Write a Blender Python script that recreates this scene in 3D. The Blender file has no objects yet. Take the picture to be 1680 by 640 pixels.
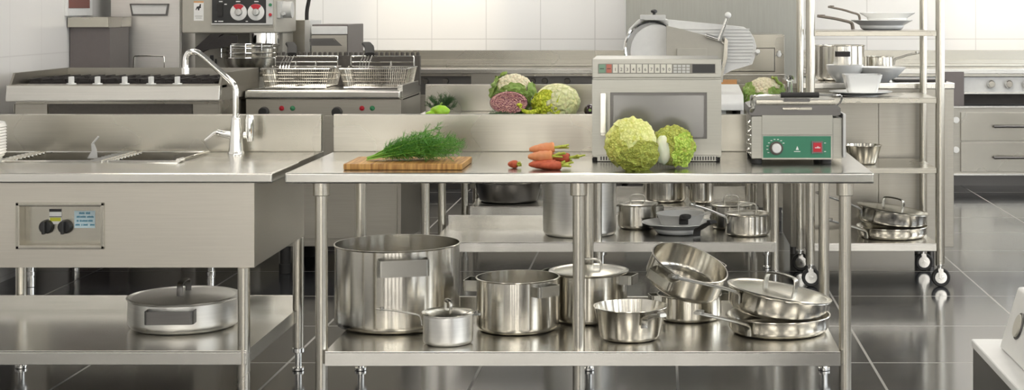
import bpy, bmesh, math, random
from mathutils import Vector, Matrix, noise
random.seed(7)
PI = math.pi
C = bpy.context.scene.collection
F = 2700.0; VX = 1085.0; VY = 12.0; CH = 1.5
def xs(px, Y): return (px - VX) * Y / F          # photo column at depth Y -> world X
def zs(py, Y): return CH - (py - VY) * Y / F     # photo row at depth Y -> world height

# ------------------------------------------------------------------ materials
def new_mat(name):
    m = bpy.data.materials.new(name); m.use_nodes = True
    nt = m.node_tree; b = nt.nodes['Principled BSDF']
    return m, nt, b
def setv(b, **k):
    for n, v in k.items():
        n = n.replace('_', ' ')
        if n in b.inputs: b.inputs[n].default_value = v
def rgb(h, s=1.0):
    h = h.lstrip('#'); c = [int(h[i:i+2], 16) / 255 for i in (0, 2, 4)]
    c = [((x + .055) / 1.055) ** 2.4 if x > .04045 else x / 12.92 for x in c]
    return (c[0]*s, c[1]*s, c[2]*s, 1)
def plain(name, col, rough=.5, metal=0.0, noise_amt=.06, scale=30, bump=0.0, **k):
    m, nt, b = new_mat(name)
    N = nt.nodes; L = nt.links
    tc = N.new('ShaderNodeTexCoord'); nz = N.new('ShaderNodeTexNoise'); nz.inputs['Scale'].default_value = scale
    nz.inputs['Detail'].default_value = 3
    L.new(tc.outputs['Object'], nz.inputs['Vector'])
    mx = N.new('ShaderNodeMixRGB'); mx.blend_type = 'MIX'
    mx.inputs[1].default_value = tuple(c*(1-noise_amt) for c in col[:3]) + (1,)
    mx.inputs[2].default_value = tuple(min(1, c*(1+noise_amt)) for c in col[:3]) + (1,)
    L.new(nz.outputs['Fac'], mx.inputs[0]); L.new(mx.outputs[0], b.inputs['Base Color'])
    setv(b, Roughness=rough, Metallic=metal, **k)
    if bump:
        bp = N.new('ShaderNodeBump'); bp.inputs['Strength'].default_value = bump; bp.inputs['Distance'].default_value = .004
        L.new(nz.outputs['Fac'], bp.inputs['Height']); L.new(bp.outputs[0], b.inputs['Normal'])
    return m
ANR = .25
def steel(name, col, rough=.28, stretch=(1.5, 60, 60), var=.08, aniso=0, bump=.02):
    m, nt, b = new_mat(name)
    N = nt.nodes; L = nt.links
    tc = N.new('ShaderNodeTexCoord'); mp = N.new('ShaderNodeMapping'); mp.inputs['Scale'].default_value = stretch
    nz = N.new('ShaderNodeTexNoise'); nz.inputs['Scale'].default_value = 3; nz.inputs['Detail'].default_value = 4
    L.new(tc.outputs['Object'], mp.inputs[0]); L.new(mp.outputs[0], nz.inputs['Vector'])
    cloud = N.new('ShaderNodeTexNoise'); cloud.inputs['Scale'].default_value = 2.2; cloud.inputs['Detail'].default_value = 2
    L.new(tc.outputs['Object'], cloud.inputs['Vector'])
    mr = N.new('ShaderNodeMapRange'); mr.inputs[3].default_value = max(.03, rough - var); mr.inputs[4].default_value = rough + var
    L.new(cloud.outputs['Fac'], mr.inputs[0]); L.new(mr.outputs[0], b.inputs['Roughness'])
    mx = N.new('ShaderNodeMixRGB')
    mx.inputs[1].default_value = tuple(c*.9 for c in col[:3]) + (1,); mx.inputs[2].default_value = tuple(min(1, c*1.08) for c in col[:3]) + (1,)
    L.new(nz.outputs['Fac'], mx.inputs[0]); L.new(mx.outputs[0], b.inputs['Base Color'])
    setv(b, Metallic=1.0)
    if bump:
        bp = N.new('ShaderNodeBump'); bp.inputs['Strength'].default_value = bump; bp.inputs['Distance'].default_value = .002
        L.new(nz.outputs['Fac'], bp.inputs['Height']); L.new(bp.outputs[0], b.inputs['Normal'])
    if aniso:
        tg = N.new('ShaderNodeTangent'); tg.direction_type = 'RADIAL'; tg.axis = 'Z'
        L.new(tg.outputs[0], b.inputs['Tangent']); setv(b, Anisotropic=aniso, Anisotropic_Rotation=ANR)
    return m
def tile_mat(name, col, grout, ax1, s1, o1, ax2, s2, o2, w, rough, var=.05, bump=.3, wobble=0, spec=.5, coat=0):
    m, nt, b = new_mat(name); N = nt.nodes; L = nt.links
    tc = N.new('ShaderNodeTexCoord'); sp = N.new('ShaderNodeSeparateXYZ'); L.new(tc.outputs['Object'], sp.inputs[0])
    def math_(op, a, bb=None):
        n = N.new('ShaderNodeMath'); n.operation = op
        for i, v in enumerate((a, bb)):
            if v is None: continue
            if isinstance(v, (int, float)): n.inputs[i].default_value = v
            else: L.new(v, n.inputs[i])
        return n.outputs[0]
    ms = []; ids = []
    for ax, s, o in ((ax1, s1, o1), (ax2, s2, o2)):
        t = math_('DIVIDE', math_('SUBTRACT', sp.outputs[ax], o), s)
        fr = math_('FRACT', math_('ADD', t, 100.5))
        d = math_('ABSOLUTE', math_('SUBTRACT', fr, .5))
        ms.append(math_('LESS_THAN', d, w / s / 2)); ids.append(math_('FLOOR', math_('ADD', t, 100.0)))
    mask = math_('MAXIMUM', ms[0], ms[1])
    cmb = N.new('ShaderNodeCombineXYZ'); L.new(ids[0], cmb.inputs[0]); L.new(ids[1], cmb.inputs[1])
    wn = N.new('ShaderNodeTexWhiteNoise'); L.new(cmb.outputs[0], wn.inputs['Vector'])
    nz = N.new('ShaderNodeTexNoise'); nz.inputs['Scale'].default_value = 1.3; L.new(tc.outputs['Object'], nz.inputs['Vector'])
    fac = math_('MULTIPLY', math_('ADD', wn.outputs['Value'], nz.outputs['Fac']), .5)
    a = N.new('ShaderNodeMixRGB'); a.inputs[1].default_value = tuple(c*(1-var) for c in col[:3])+(1,); a.inputs[2].default_value = tuple(min(1, c*(1+var)) for c in col[:3])+(1,)
    L.new(fac, a.inputs[0])
    g = N.new('ShaderNodeMixRGB'); L.new(mask, g.inputs[0]); L.new(a.outputs[0], g.inputs[1]); g.inputs[2].default_value = grout
    L.new(g.outputs[0], b.inputs['Base Color'])
    r = math_('ADD', rough, math_('MULTIPLY', mask, .4)); L.new(r, b.inputs['Roughness'])
    bp = N.new('ShaderNodeBump'); bp.inputs['Strength'].default_value = bump; bp.inputs['Distance'].default_value = .002; bp.invert = True
    L.new(mask, bp.inputs['Height']); L.new(bp.outputs[0], b.inputs['Normal'])
    setv(b, Specular_IOR_Level=spec, Coat_Weight=coat, Coat_Roughness=.08)
    return m
def emit(name, col, s):
    m, nt, b = new_mat(name); setv(b, Base_Color=col, Emission_Color=col, Emission_Strength=s, Roughness=.6); return m

WARM = (.44, .42, .367, 1)
M = {}
M['steel'] = steel('brushed_steel', WARM, .27, var=.09, bump=0)
M['top'] = steel('worktop_steel', (.64, .625, .585, 1), .22, stretch=(1, 40, 40), var=.05, bump=0)
M['appliance'] = steel('appliance_steel', (.335, .33, .298, 1), .33, var=.07, bump=0)
M['front'] = steel('sink_front_steel', (.565, .535, .475, 1), .34, var=.07, bump=0)
M['body'] = steel('satin_steel', (.395, .375, .33, 1), .36, var=.05, bump=0)
M['tube'] = steel('tube_steel', (.60, .57, .50, 1), .27, stretch=(60, 60, 1.5), var=.01, bump=0)
M['pot'] = steel('pot_steel', (.66, .635, .575, 1), .19, stretch=(1, 1, 120), var=.01, aniso=.85, bump=0)
M['potin'] = M['pot']
M['panel'] = steel('pale_panel_steel', (.80, .78, .75, 1), .5, var=.05, bump=0)
M['alu'] = steel('matte_aluminium', (.86, .85, .82, 1), .38, stretch=(1, 1, 60), var=.03, aniso=.3, bump=0)
M['lid'] = steel('lid_steel', (.70, .68, .61, 1), .24, stretch=(2, 2, 60), var=.02, bump=0)
M['chrome'] = plain('chrome', (.82, .81, .78, 1), .08, 1.0, .02)
M['strap'] = steel('strap_steel', (.42, .41, .375, 1), .25, stretch=(40, 40, 4), bump=0)
M['darksteel'] = steel('dark_steel', (.15, .145, .14, 1), .38)
M['grill'] = plain('cast_grill_metal', (.11, .10, .09, 1), .5, .7, .15, 60, .2)
M['black'] = plain('black_plastic', (.02, .02, .02, 1), .35)
M['rubber'] = plain('black_rubber', (.025, .024, .023, 1), .7)
M['castiron'] = plain('cast_iron', (.03, .026, .025, 1), .55, .3, .2, 50, .2)
M['whitemetal'] = plain('pale_enamel', (.78, .78, .76, 1), .3)
M['palegrey'] = plain('pale_grey_plastic', (.62, .62, .60, 1), .35)
M['china'] = plain('white_china', (.92, .92, .90, 1), .12, 0, .01)
M['beige'] = plain('beige_plastic', (.46, .44, .38, 1), .4)
M['brown'] = plain('grey_brown_panel', (.17, .15, .145, 1), .45, .3)
M['darkglass'] = plain('dark_glass', (.05, .045, .045, 1), .06, 0, .1)
M['microglass'] = plain('smoked_door_glass', (.20, .195, .185, 1), .16, .35, .03, 5, 0, Specular_IOR_Level=.8)
M['green'] = plain('green_enamel', rgb('#2f7d5f'), .35)
M['red'] = plain('red_plastic', rgb('#c02030'), .3)
M['greenlamp'] = plain('green_plastic', rgb('#3f8f60'), .25)
M['white'] = plain('white_print', (.85, .85, .83, 1), .5)
M['yellow'] = plain('yellow_print', rgb('#c8c83c'), .5)
M['palebl'] = plain('pale_blue_label', rgb('#cfe6ee'), .5)
M['blueink'] = plain('blue_ink', rgb('#2a87a8'), .5)
M['orange'] = plain('orange_label', rgb('#d9a068'), .5)
M['keygreen'] = plain('key_green', rgb('#7fa088'), .4)
M['keyred'] = plain('key_red', rgb('#c0705f'), .4)
M['keywhite'] = plain('key_white', rgb('#e4e1d6'), .4)
M['keygrey'] = plain('key_grey', rgb('#8d8a82'), .4)
M['redbrown'] = plain('red_brown_print', rgb('#7d4b42'), .5)
M['greysteel'] = steel('grey_green_steel', (.38, .38, .345, 1), .45, stretch=(30, 30, 2), var=.05)
M['darkpaint'] = plain('dark_warm_paint', (.20, .185, .16, 1), .8)
M['glass'], _nt, _b = new_mat('clear_glass'); setv(_b, Roughness=.03, Transmission_Weight=1.0, IOR=1.45, Base_Color=(.95, .97, .97, 1))
M['floor'] = tile_mat('dark_floor_tiles', (.030, .031, .034, 1), (.33, .32, .29, 1), 'X', .82, .065, 'Y', .80, .544, .011, .13, .18, .25, spec=.5, coat=.15)
M['wall'] = tile_mat('white_wall_tiles', (.88, .87, .84, 1), (.66, .65, .62, 1), 'X', .466, -.103, 'Z', .60, .028, .007, .16, .015, .3)
M['wallside'] = tile_mat('white_side_wall_tiles', (.84, .825, .80, 1), (.62, .60, .58, 1), 'Y', .466, .24, 'Z', .60, .028, .006, .2, .015, .3)
M['ceiling'] = plain('white_ceiling_paint', (.82, .81, .79, 1), .8)
M['paint'] = plain('cream_wall_paint', (.74, .71, .66, 1), .7)
# wood with end-grain stripes
m, nt, b = new_mat('bamboo_board_wood'); N = nt.nodes; L = nt.links
tc = N.new('ShaderNodeTexCoord'); mp = N.new('ShaderNodeMapping'); mp.inputs['Scale'].default_value = (60, 3, 6)
nz = N.new('ShaderNodeTexNoise'); nz.inputs['Scale'].default_value = 1.6; nz.inputs['Detail'].default_value = 3
cr = N.new('ShaderNodeValToRGB'); cr.color_ramp.elements[0].position = .3; cr.color_ramp.elements[0].color = rgb('#8f5f2a'); cr.color_ramp.elements[1].position = .7; cr.color_ramp.elements[1].color = rgb('#d3a45c')
L.new(tc.outputs['Object'], mp.inputs[0]); L.new(mp.outputs[0], nz.inputs['Vector']); L.new(nz.outputs['Fac'], cr.inputs[0]); L.new(cr.outputs[0], b.inputs['Base Color'])
setv(b, Roughness=.5); M['wood'] = m
def veg(name, c1, c2, scale=40, bump=.6, rough=.55, kind='voronoi', c3=None, sss=.15, dist=.006):
    m, nt, b = new_mat(name); N = nt.nodes; L = nt.links
    tc = N.new('ShaderNodeTexCoord')
    if kind == 'voronoi':
        t = N.new('ShaderNodeTexVoronoi'); t.feature = 'DISTANCE_TO_EDGE'; t.inputs['Scale'].default_value = scale; out = t.outputs['Distance']
        p = N.new('ShaderNodeMapRange'); p.inputs[2].default_value = .28; L.new(out, p.inputs[0]); out = p.outputs[0]
    elif kind == 'wave':
        t = N.new('ShaderNodeTexWave'); t.wave_type = 'RINGS'; t.inputs['Scale'].default_value = scale; t.inputs['Distortion'].default_value = 14; t.inputs['Detail'].default_value = 3; t.inputs['Detail Scale'].default_value = 2.2; out = t.outputs['Fac']
    else:
        t = N.new('ShaderNodeTexNoise'); t.inputs['Scale'].default_value = scale; t.inputs['Detail'].default_value = 4; out = t.outputs['Fac']
    L.new(tc.outputs['Object'], t.inputs['Vector'])
    nz = N.new('ShaderNodeTexNoise'); nz.inputs['Scale'].default_value = 9; L.new(tc.outputs['Object'], nz.inputs['Vector'])
    a = N.new('ShaderNodeMixRGB'); a.inputs[1].default_value = c1; a.inputs[2].default_value = c2; L.new(out, a.inputs[0])
    last = a.outputs[0]
    if c3:
        mr = N.new('ShaderNodeMapRange'); mr.inputs[1].default_value = .45; mr.inputs[2].default_value = .65; L.new(nz.outputs['Fac'], mr.inputs[0])
        g = N.new('ShaderNodeMixRGB'); L.new(mr.outputs[0], g.inputs[0]); L.new(last, g.inputs[1]); g.inputs[2].default_value = c3; last = g.outputs[0]
    L.new(last, b.inputs['Base Color'])
    bp = N.new('ShaderNodeBump'); bp.inputs['Strength'].default_value = bump; bp.inputs['Distance'].default_value = dist
    L.new(out, bp.inputs['Height']); L.new(bp.outputs[0], b.inputs['Normal'])
    setv(b, Roughness=rough, Subsurface_Weight=sss, Subsurface_Scale=.01)
    return m
M['savoy'] = veg('savoy_cabbage_leaf', rgb('#bcc052'), rgb('#dfe07c'), 80, .4, c3=rgb('#ebea94'))
M['savoypale'] = veg('savoy_cabbage_pale_leaf', rgb('#c9cd72'), rgb('#e6e79a'), 75, .35, c3=rgb('#f0efb4'))
M['savoy2'] = veg('savoy_cabbage_dark_leaf', rgb('#919a3c'), rgb('#bcc258'), 85, .5, c3=rgb('#a5ad48'))
M['savoygreen'] = veg('fresh_green_leaf', rgb('#93b53a'), rgb('#c8da62'), 70, .5)
M['napa'] = veg('white_cabbage_leaf', rgb('#c9cc8e'), rgb('#eceac2'), 35, .5, c3=rgb('#e6e7a6'))
M['lime'] = veg('lime_yellow_leaf', rgb('#aebf1c'), rgb('#e2e84a'), 45, .6)
M['stalk'] = veg('pale_stalk', rgb('#d8dcc0'), rgb('#eef0dd'), 15, .1, kind='noise')
M['curd'] = veg('cauliflower_curd', rgb('#c9bfa0'), rgb('#efe8cc'), 90, .6, kind='noise')
M['cauleaf'] = veg('cauliflower_leaf', rgb('#6f8f3e'), rgb('#a3bd68'), 25, .3, kind='noise')
M['redcut'] = veg('cut_red_cabbage', rgb('#7a3550'), rgb('#e3b3a6'), 26, .5, kind='wave')
M['redskin'] = veg('red_cabbage_skin', rgb('#3b1428'), rgb('#5a2140'), 12, .1, kind='noise', rough=.35)
M['limegreen'] = veg('bright_green_skin', rgb('#86c21a'), rgb('#b4e23c'), 14, .1, kind='noise', rough=.3)
M['aubergine'] = veg('aubergine_skin', rgb('#1d0f18'), rgb('#35202c'), 8, .02, kind='noise', rough=.15)
M['dill'] = veg('dill_green', rgb('#2f6f1e'), rgb('#6aa83a'), 40, .0, kind='noise', sss=0)
M['dillstem'] = veg('dill_stem_green', rgb('#5f9a2c'), rgb('#9ac85a'), 40, .0, kind='noise', sss=0)
M['dilldark'] = veg('dark_herb_green', rgb('#2a4a26'), rgb('#4d7040'), 40, .0, kind='noise', sss=0)
M['carrot'] = veg('carrot_skin', rgb('#c06a40'), rgb('#e0a078'), 50, .4, kind='noise', c3=rgb('#d89058'))
M['carrotred'] = veg('red_carrot_skin', rgb('#9c3420'), rgb('#cf6a44'), 50, .4, kind='noise')
M['carrottop'] = veg('carrot_top', rgb('#8c9a2c'), rgb('#c9d060'), 60, .3, kind='noise')

# ------------------------------------------------------------------ mesh builder
class B:
    def __init__(s): s.bm = bmesh.new()
    def box(s, x0, x1, y0, y1, z0, z1, bev=0, seg=2, mat=None):
        r = bmesh.ops.create_cube(s.bm, size=1)
        vs = r['verts']
        for v in vs:
            v.co = Vector(((x0+x1)/2 + v.co.x*(x1-x0), (y0+y1)/2 + v.co.y*(y1-y0), (z0+z1)/2 + v.co.z*(z1-z0)))
            if mat: v.co = mat @ v.co
        if bev:
            es = list({e for v in vs for e in v.link_edges})
            bmesh.ops.bevel(s.bm, geom=es, offset=bev, segments=seg, profile=.6, affect='EDGES')
        return s
    def lathe(s, prof, c=(0, 0, 0), n=48, mat=None, arc=None):
        rings = []
        c = Vector(c)
        for (r, z) in prof:
            if r < 1e-6:
                v = s.bm.verts.new(c + Vector((0, 0, z))); rings.append([v]*n)
            else:
                rings.append([s.bm.verts.new(c + Vector((r*math.cos(2*PI*i/n), r*math.sin(2*PI*i/n), z))) for i in range(n)])
        allv = {v for rg in rings for v in rg}
        for a, b in zip(rings, rings[1:]):
            for i in range(n):
                j = (i+1) % n
                f = []
                for v in (a[i], a[j], b[j], b[i]):
                    if v not in f: f.append(v)
                if len(f) > 2:
                    try: s.bm.faces.new(f)
                    except ValueError: pass
        if mat:
            for v in allv: v.co = mat @ v.co
        return s
    def cyl(s, c, r, z0, z1, n=24, bev=.002, mat=None):
        b = min(bev, r*.4, abs(z1-z0)*.4)
        return s.lathe([(0, z0), (r-b, z0), (r, z0+b), (r, z1-b), (r-b, z1), (0, z1)], (c[0], c[1], 0), n, mat)
    def cyl2(s, p, q, r, n=16, r2=None, bev=.001):
        p = Vector(p); q = Vector(q); d = q-p; L = d.length
        mt = Matrix.Translation(p) @ d.to_track_quat('Z', 'Y').to_matrix().to_4x4()
        r2 = r if r2 is None else r2; b = min(bev, L*.3, r*.3)
        return s.lathe([(0, 0), (r-b, 0), (r, b), (r2, L-b), (max(r2-b, 1e-4), L), (0, L)], n=n, mat=mt)
    def tube(s, pts, r, n=10, flat=None, up=(0, 0, 1), taper=None):
        pts = [Vector(p) for p in pts]; prev = None; N = len(pts)
        for i, p in enumerate(pts):
            t = (pts[min(i+1, N-1)] - pts[max(i-1, 0)])
            t = t.normalized() if t.length > 1e-9 else Vector((0, 0, 1))
            u = Vector(up); u = u - t*u.dot(t)
            if u.length < 1e-3: u = Vector((1, 0, 0)); u = u - t*u.dot(t)
            u.normalize(); w = t.cross(u)
            if i and lastw.dot(w) < 0: w = -w; u = -u
            lastw = w
            k = 1 if taper is None else 1 + (taper-1)*i/(N-1)
            if flat:
                a, bb = flat
                ring = [s.bm.verts.new(p + w*(a*k*sgnpow(math.cos(2*PI*j/n), .6)) + u*(bb*k*sgnpow(math.sin(2*PI*j/n), .6))) for j in range(n)]
            else:
                ring = [s.bm.verts.new(p + w*(r*k*math.cos(2*PI*j/n)) + u*(r*k*math.sin(2*PI*j/n))) for j in range(n)]
            if prev:
                for j in range(n): s.bm.faces.new((prev[j], prev[(j+1) % n], ring[(j+1) % n], ring[j]))
            else: s.bm.faces.new(ring[::-1])
            prev = ring
        s.bm.faces.new(prev)
        return s
    def prism(s, poly, axis, a0, a1, bev=0, mat=None, seg=2):
        def P(u, v, a):
            return {'X': Vector((a, u, v)), 'Y': Vector((u, a, v)), 'Z': Vector((u, v, a))}[axis]
        A = [s.bm.verts.new(P(u, v, a0)) for u, v in poly]; Bv = [s.bm.verts.new(P(u, v, a1)) for u, v in poly]
        n = len(poly)
        s.bm.faces.new(A[::-1]); s.bm.faces.new(Bv)
        for i in range(n): s.bm.faces.new((A[i], A[(i+1) % n], Bv[(i+1) % n], Bv[i]))
        vs = A+Bv
        if mat:
            for v in vs: v.co = mat @ v.co
        if bev:
            es = list({e for v in vs for e in v.link_edges})
            bmesh.ops.bevel(s.bm, geom=es, offset=bev, segments=seg, profile=.6, affect='EDGES')
        return s
    def ball(s, c, r, sc=(1, 1, 1), sub=3, fn=None):
        q = bmesh.ops.create_icosphere(s.bm, subdivisions=sub, radius=1)
        for v in q['verts']:
            d = v.co.copy(); k = r*(fn(d) if fn else 1)
            v.co = Vector((c[0]+d.x*k*sc[0], c[1]+d.y*k*sc[1], c[2]+d.z*k*sc[2]))
        return s
    def open_box(s, x0, x1, y0, y1, z0, z1, t):      # tray open at top
        s.box(x0, x1, y0, y1, z0, z0+t); s.box(x0, x1, y0, y0+t, z0+t, z1); s.box(x0, x1, y1-t, y1, z0+t, z1)
        s.box(x0, x0+t, y0+t, y1-t, z0+t, z1); s.box(x1-t, x1, y0+t, y1-t, z0+t, z1); return s
def sgnpow(x, p): return math.copysign(abs(x)**p, x)
def smoothpath(pts, it=2):
    pts = [Vector(p) for p in pts]
    for _ in range(it):
        q = [pts[0]]
        for a, b in zip(pts, pts[1:]): q += [a*.75+b*.25, a*.25+b*.75]
        q.append(pts[-1]); pts = q
    return pts
WL = {}      # world offset of every untransformed root/part
def obj(name, b, mat, parent=None, world=False, label=None, smooth=35, loc=None):
    off = Vector((0, 0, 0))
    if world and parent is not None: off = WL[parent.name]
    bm = b.bm
    bmesh.ops.recalc_face_normals(bm, faces=bm.faces)
    if world:
        for v in bm.verts: v.co -= off
    if loc is not None:
        for v in bm.verts: v.co -= Vector(loc)
    me = bpy.data.meshes.new(name); bm.to_mesh(me); bm.free()
    me.materials.append(M[mat] if isinstance(mat, str) else mat)
    for p in me.polygons: p.use_smooth = True
    try: me.set_sharp_from_angle(angle=math.radians(smooth))
    except Exception: pass
    o = bpy.data.objects.new(name, me); C.objects.link(o)
    if loc is not None: o.location = loc
    if parent is not None: o.parent = parent
    if smooth == 35 and len(me.polygons) < 4000:
        wn = o.modifiers.new('weighted_normals', 'WEIGHTED_NORMAL'); wn.keep_sharp = True; wn.weight = 100
    WL[o.name] = off + (Vector(loc) if loc is not None else Vector((0, 0, 0)))
    if label: o['label'] = label
    return o
def tag(o, label, cat, group=None, kind=None):
    if label: o['label'] = label
    if cat: o['category'] = cat
    if group: o['group'] = group
    if kind: o['kind'] = kind
    return o
def thing(name, label, cat, loc=(0, 0, 0), rot=(0, 0, 0), group=None, kind=None):
    o = bpy.data.objects.new(name, None); C.objects.link(o); o.empty_display_size = .05
    o.location = loc; o.rotation_euler = rot; WL[o.name] = Vector(loc)
    return tag(o, label, cat, group, kind)
def struct(name, b, mat, label=None):
    o = obj(name, b, mat); o['kind'] = 'structure'
    if label: o['label'] = label
    return o
def copy_thing(root, loc, rot=None, label=None, group=None):
    r = root.copy(); C.objects.link(r); r.location = loc
    if rot is not None: r.rotation_euler = rot
    if label: r['label'] = label
    if group: r['group'] = group
    for ch in list(root.children):
        c = ch.copy(); C.objects.link(c); c.parent = r
        for g in list(ch.children):
            d = g.copy(); C.objects.link(d); d.parent = c
    return r
def text_b(body, size, x, y, z, ext=.0004, align='CENTER', rot=PI/2, sx=1):
    cu = bpy.data.curves.new('txt', 'FONT'); cu.body = body; cu.size = size; cu.extrude = ext; cu.align_x = align; cu.resolution_u = 2
    o = bpy.data.objects.new('txt', cu); C.objects.link(o)
    dg = bpy.context.evaluated_depsgraph_get(); me = bpy.data.meshes.new_from_object(o.evaluated_get(dg))
    b = B(); b.bm.from_mesh(me)
    mt = Matrix.Translation((x, y, z)) @ Matrix.Rotation(rot, 4, 'X') @ Matrix.Diagonal((sx, 1, 1, 1))
    for v in b.bm.verts: v.co = mt @ v.co
    bpy.data.objects.remove(o); bpy.data.curves.remove(cu); bpy.data.meshes.remove(me)
    return b

# ------------------------------------------------------------------ room
XL, XR, YF, YB, HC = -3.6, 4.7, -3.0, 14.1, 3.1
struct('floor', B().box(XL-.1, XR+.1, YF-.1, YB+.1, -.1, 0), 'floor')
struct('ceiling', B().box(XL-.1, XR+.1, YF-.1, YB+.1, HC, HC+.1), 'ceiling')
struct('wall_back', B().box(XL-.1, XR+.1, YB, YB+.1, 0, HC), 'wall')
struct('wall_left', B().box(XL-.1, XL, YF, YB, 0, HC), 'wallside')
def wall_with_holes(name, fixed, horiz, holes, z0, z1, a0, a1, mat):
    # fixed: plane interval, horiz 'X' or 'Y' running axis; holes [(h0,h1)] between z0..z1
    b = B(); cur = a0
    def bx(u0, u1, w0, w1):
        if horiz == 'X': b.box(u0, u1, fixed[0], fixed[1], w0, w1)
        else: b.box(fixed[0], fixed[1], u0, u1, w0, w1)
    for h0, h1 in holes:
        bx(cur, h0, 0, HC); bx(h0, h1, 0, z0); bx(h0, h1, z1, HC); cur = h1
    bx(cur, a1, 0, HC); return struct(name, b, mat)
FH = [(-3.2+i*1.12, -2.62+i*1.12) for i in range(7)]
RH = [(-1.5, .6), (1.4, 3.4), (4.2, 6.2), (7.0, 9.0), (9.8, 11.6)]
wall_with_holes('wall_front', (YF-.1, YF), 'X', FH, .25, 2.7, XL-.1, XR+.1, 'darkpaint')  # kept dark between the added panes so reflections in the pots streak
wall_with_holes('wall_right', (XR, XR+.1), 'Y', RH, .9, 2.6, YF, YB, 'paint')
M['daylight'] = emit('daylight_pane', (.90, .95, 1, 1), 4.5)
M['daylight_front'] = emit('soft_daylight_pane', (1, .97, .91, 1), 5.5)
n = 0
for h0, h1 in FH:  # added glowing windows behind the camera, for low light and vertical pot streaks
    n += 1
    f = B()
    f.box(h0, h0+.05, YF-.08, YF, .25, 2.7); f.box(h1-.05, h1, YF-.08, YF, .25, 2.7); f.box(h0, h1, YF-.08, YF, .25, .31); f.box(h0, h1, YF-.08, YF, 2.64, 2.7); pass
    w = struct('window_%d' % n, f, 'darksteel'); obj('window_pane', B().box(h0, h1, YF-.095, YF-.08, .25, 2.7), 'daylight_front', w)
for h0, h1 in RH:  # added glowing windows out of view, for cool side light and reflections
    n += 1
    f = B()
    f.box(XR, XR+.08, h0, h0+.05, .9, 2.6); f.box(XR, XR+.08, h1-.05, h1, .9, 2.6); f.box(XR, XR+.08, h0, h1, .9, .96); f.box(XR, XR+.08, h0, h1, 2.54, 2.6)
    w = struct('window_%d' % n, f, 'darksteel'); obj('window_pane', B().box(XR+.08, XR+.095, h0, h1, .9, 2.6), 'daylight', w)
# added ceiling lights, unseen, put in for brightness and highlights on steel
M['lamp'] = emit('lit_diffuser', (1, .95, .87, 1), 7.0)
cl = thing('ceiling_light', 'flat lit rectangular panel light on the kitchen ceiling', 'ceiling light', (0, 0, HC-.05), group='ceiling panel lights')
obj('frame', B().box(-.32, .32, -.62, -.6, 0, .05).box(-.32, .32, .6, .62, 0, .05).box(-.32, -.3, -.6, .6, 0, .05).box(.3, .32, -.6, .6, 0, .05), 'whitemetal', cl)
obj('diffuser', B().box(-.3, .3, -.6, .6, .01, .03), 'lamp', cl)
first = True
for yy in (-1.3, 1.4, 4.1, 6.8, 9.5, 12.2):
    for xx in (-2.5, -.3, 1.9, 3.8):
        if first: cl.location = (xx, yy, HC-.05); first = False
        else: copy_thing(cl, (xx, yy, HC-.05))

# ------------------------------------------------------------------ tables
def leg_part(parent, name, x, y, z1, r=.0225, collar=True, foot_z=.0, zb=.0):
    b = B(); b.cyl((x, y), r, .09, z1, 28)
    l = obj(name, b, 'tube', parent, world=True)
    if collar: obj('collar', B().cyl((x, y), r+.009, z1-.05, z1, 28), 'tube', l, world=True)
    obj('foot', B().cyl((x, y), r*.62, .012, .095, 20).cyl((x, y), r*1.15, .075, .095, 20).cyl((x, y), r*1.1, 0, .014, 20), 'chrome', l, world=True)
    return l
def slab(b, x0, x1, y0, y1, zt, th, lip=.012):
    # worktop with a rolled front edge
    b.box(x0, x1, y0, y1, zt-th, zt, .0065, 4)
def work_table(name, label, x0, x1, y0, y1, splash, legs_x, shelf_x, th=.038, shelf_z=.25, group=None, lip=.055):
    t = thing(name, label, 'table', ((x0+x1)/2, (y0+y1)/2, 0))
    b = B(); slab(b, x0, x1, y0, y1, .9, th); obj('tabletop', b, 'top', t, world=True)
    if splash:
        b = B(); b.box(x0, x1-.02, y1-.028, y1, .9, 1.055, .004)
        obj('backsplash', b, 'steel', t, world=True)
    b = B(); ys0, ys1 = y0+.02, y1-.06
    b.box(shelf_x[0], shelf_x[1], ys0, ys1, shelf_z-.006, shelf_z, .002)
    b.box(shelf_x[0], shelf_x[1], ys0, ys0+.014, shelf_z-.053, shelf_z-.0061, .001)
    b.box(shelf_x[0], shelf_x[1], ys1-.012, ys1, shelf_z-.053, shelf_z+lip, .002)
    b.box(shelf_x[0], shelf_x[0]+.012, ys0+.014, ys1-.012, shelf_z-.053, shelf_z-.006); b.box(shelf_x[1]-.012, shelf_x[1], ys0+.014, ys1-.012, shelf_z-.053, shelf_z-.006)
    obj('shelf', b, 'top', t, world=True)
    for lx in legs_x:
        leg_part(t, 'leg', lx, y0+.065, .9-th); leg_part(t, 'leg', lx, y1-.06, .9-th)
    return t
T1 = work_table('work_table', 'long stainless steel work table in front with cabbages, press and oven on it', -1.363, .770, 5.956, 6.864, True, (-1.243, -.302, .672), (-1.222, .650))
T2 = work_table('work_table', 'second stainless steel table directly behind the front one, holding vegetables and the slicer', -1.363, .735, 8.74, 9.53, True, (-1.262, -.34, .607), (-1.225, .610))
T3 = work_table('work_table', 'third steel table, farthest back, with pans on its low shelf', -1.33, .74, 10.3, 11.05, False, (-1.238, .58), (-1.2, .56))

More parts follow.
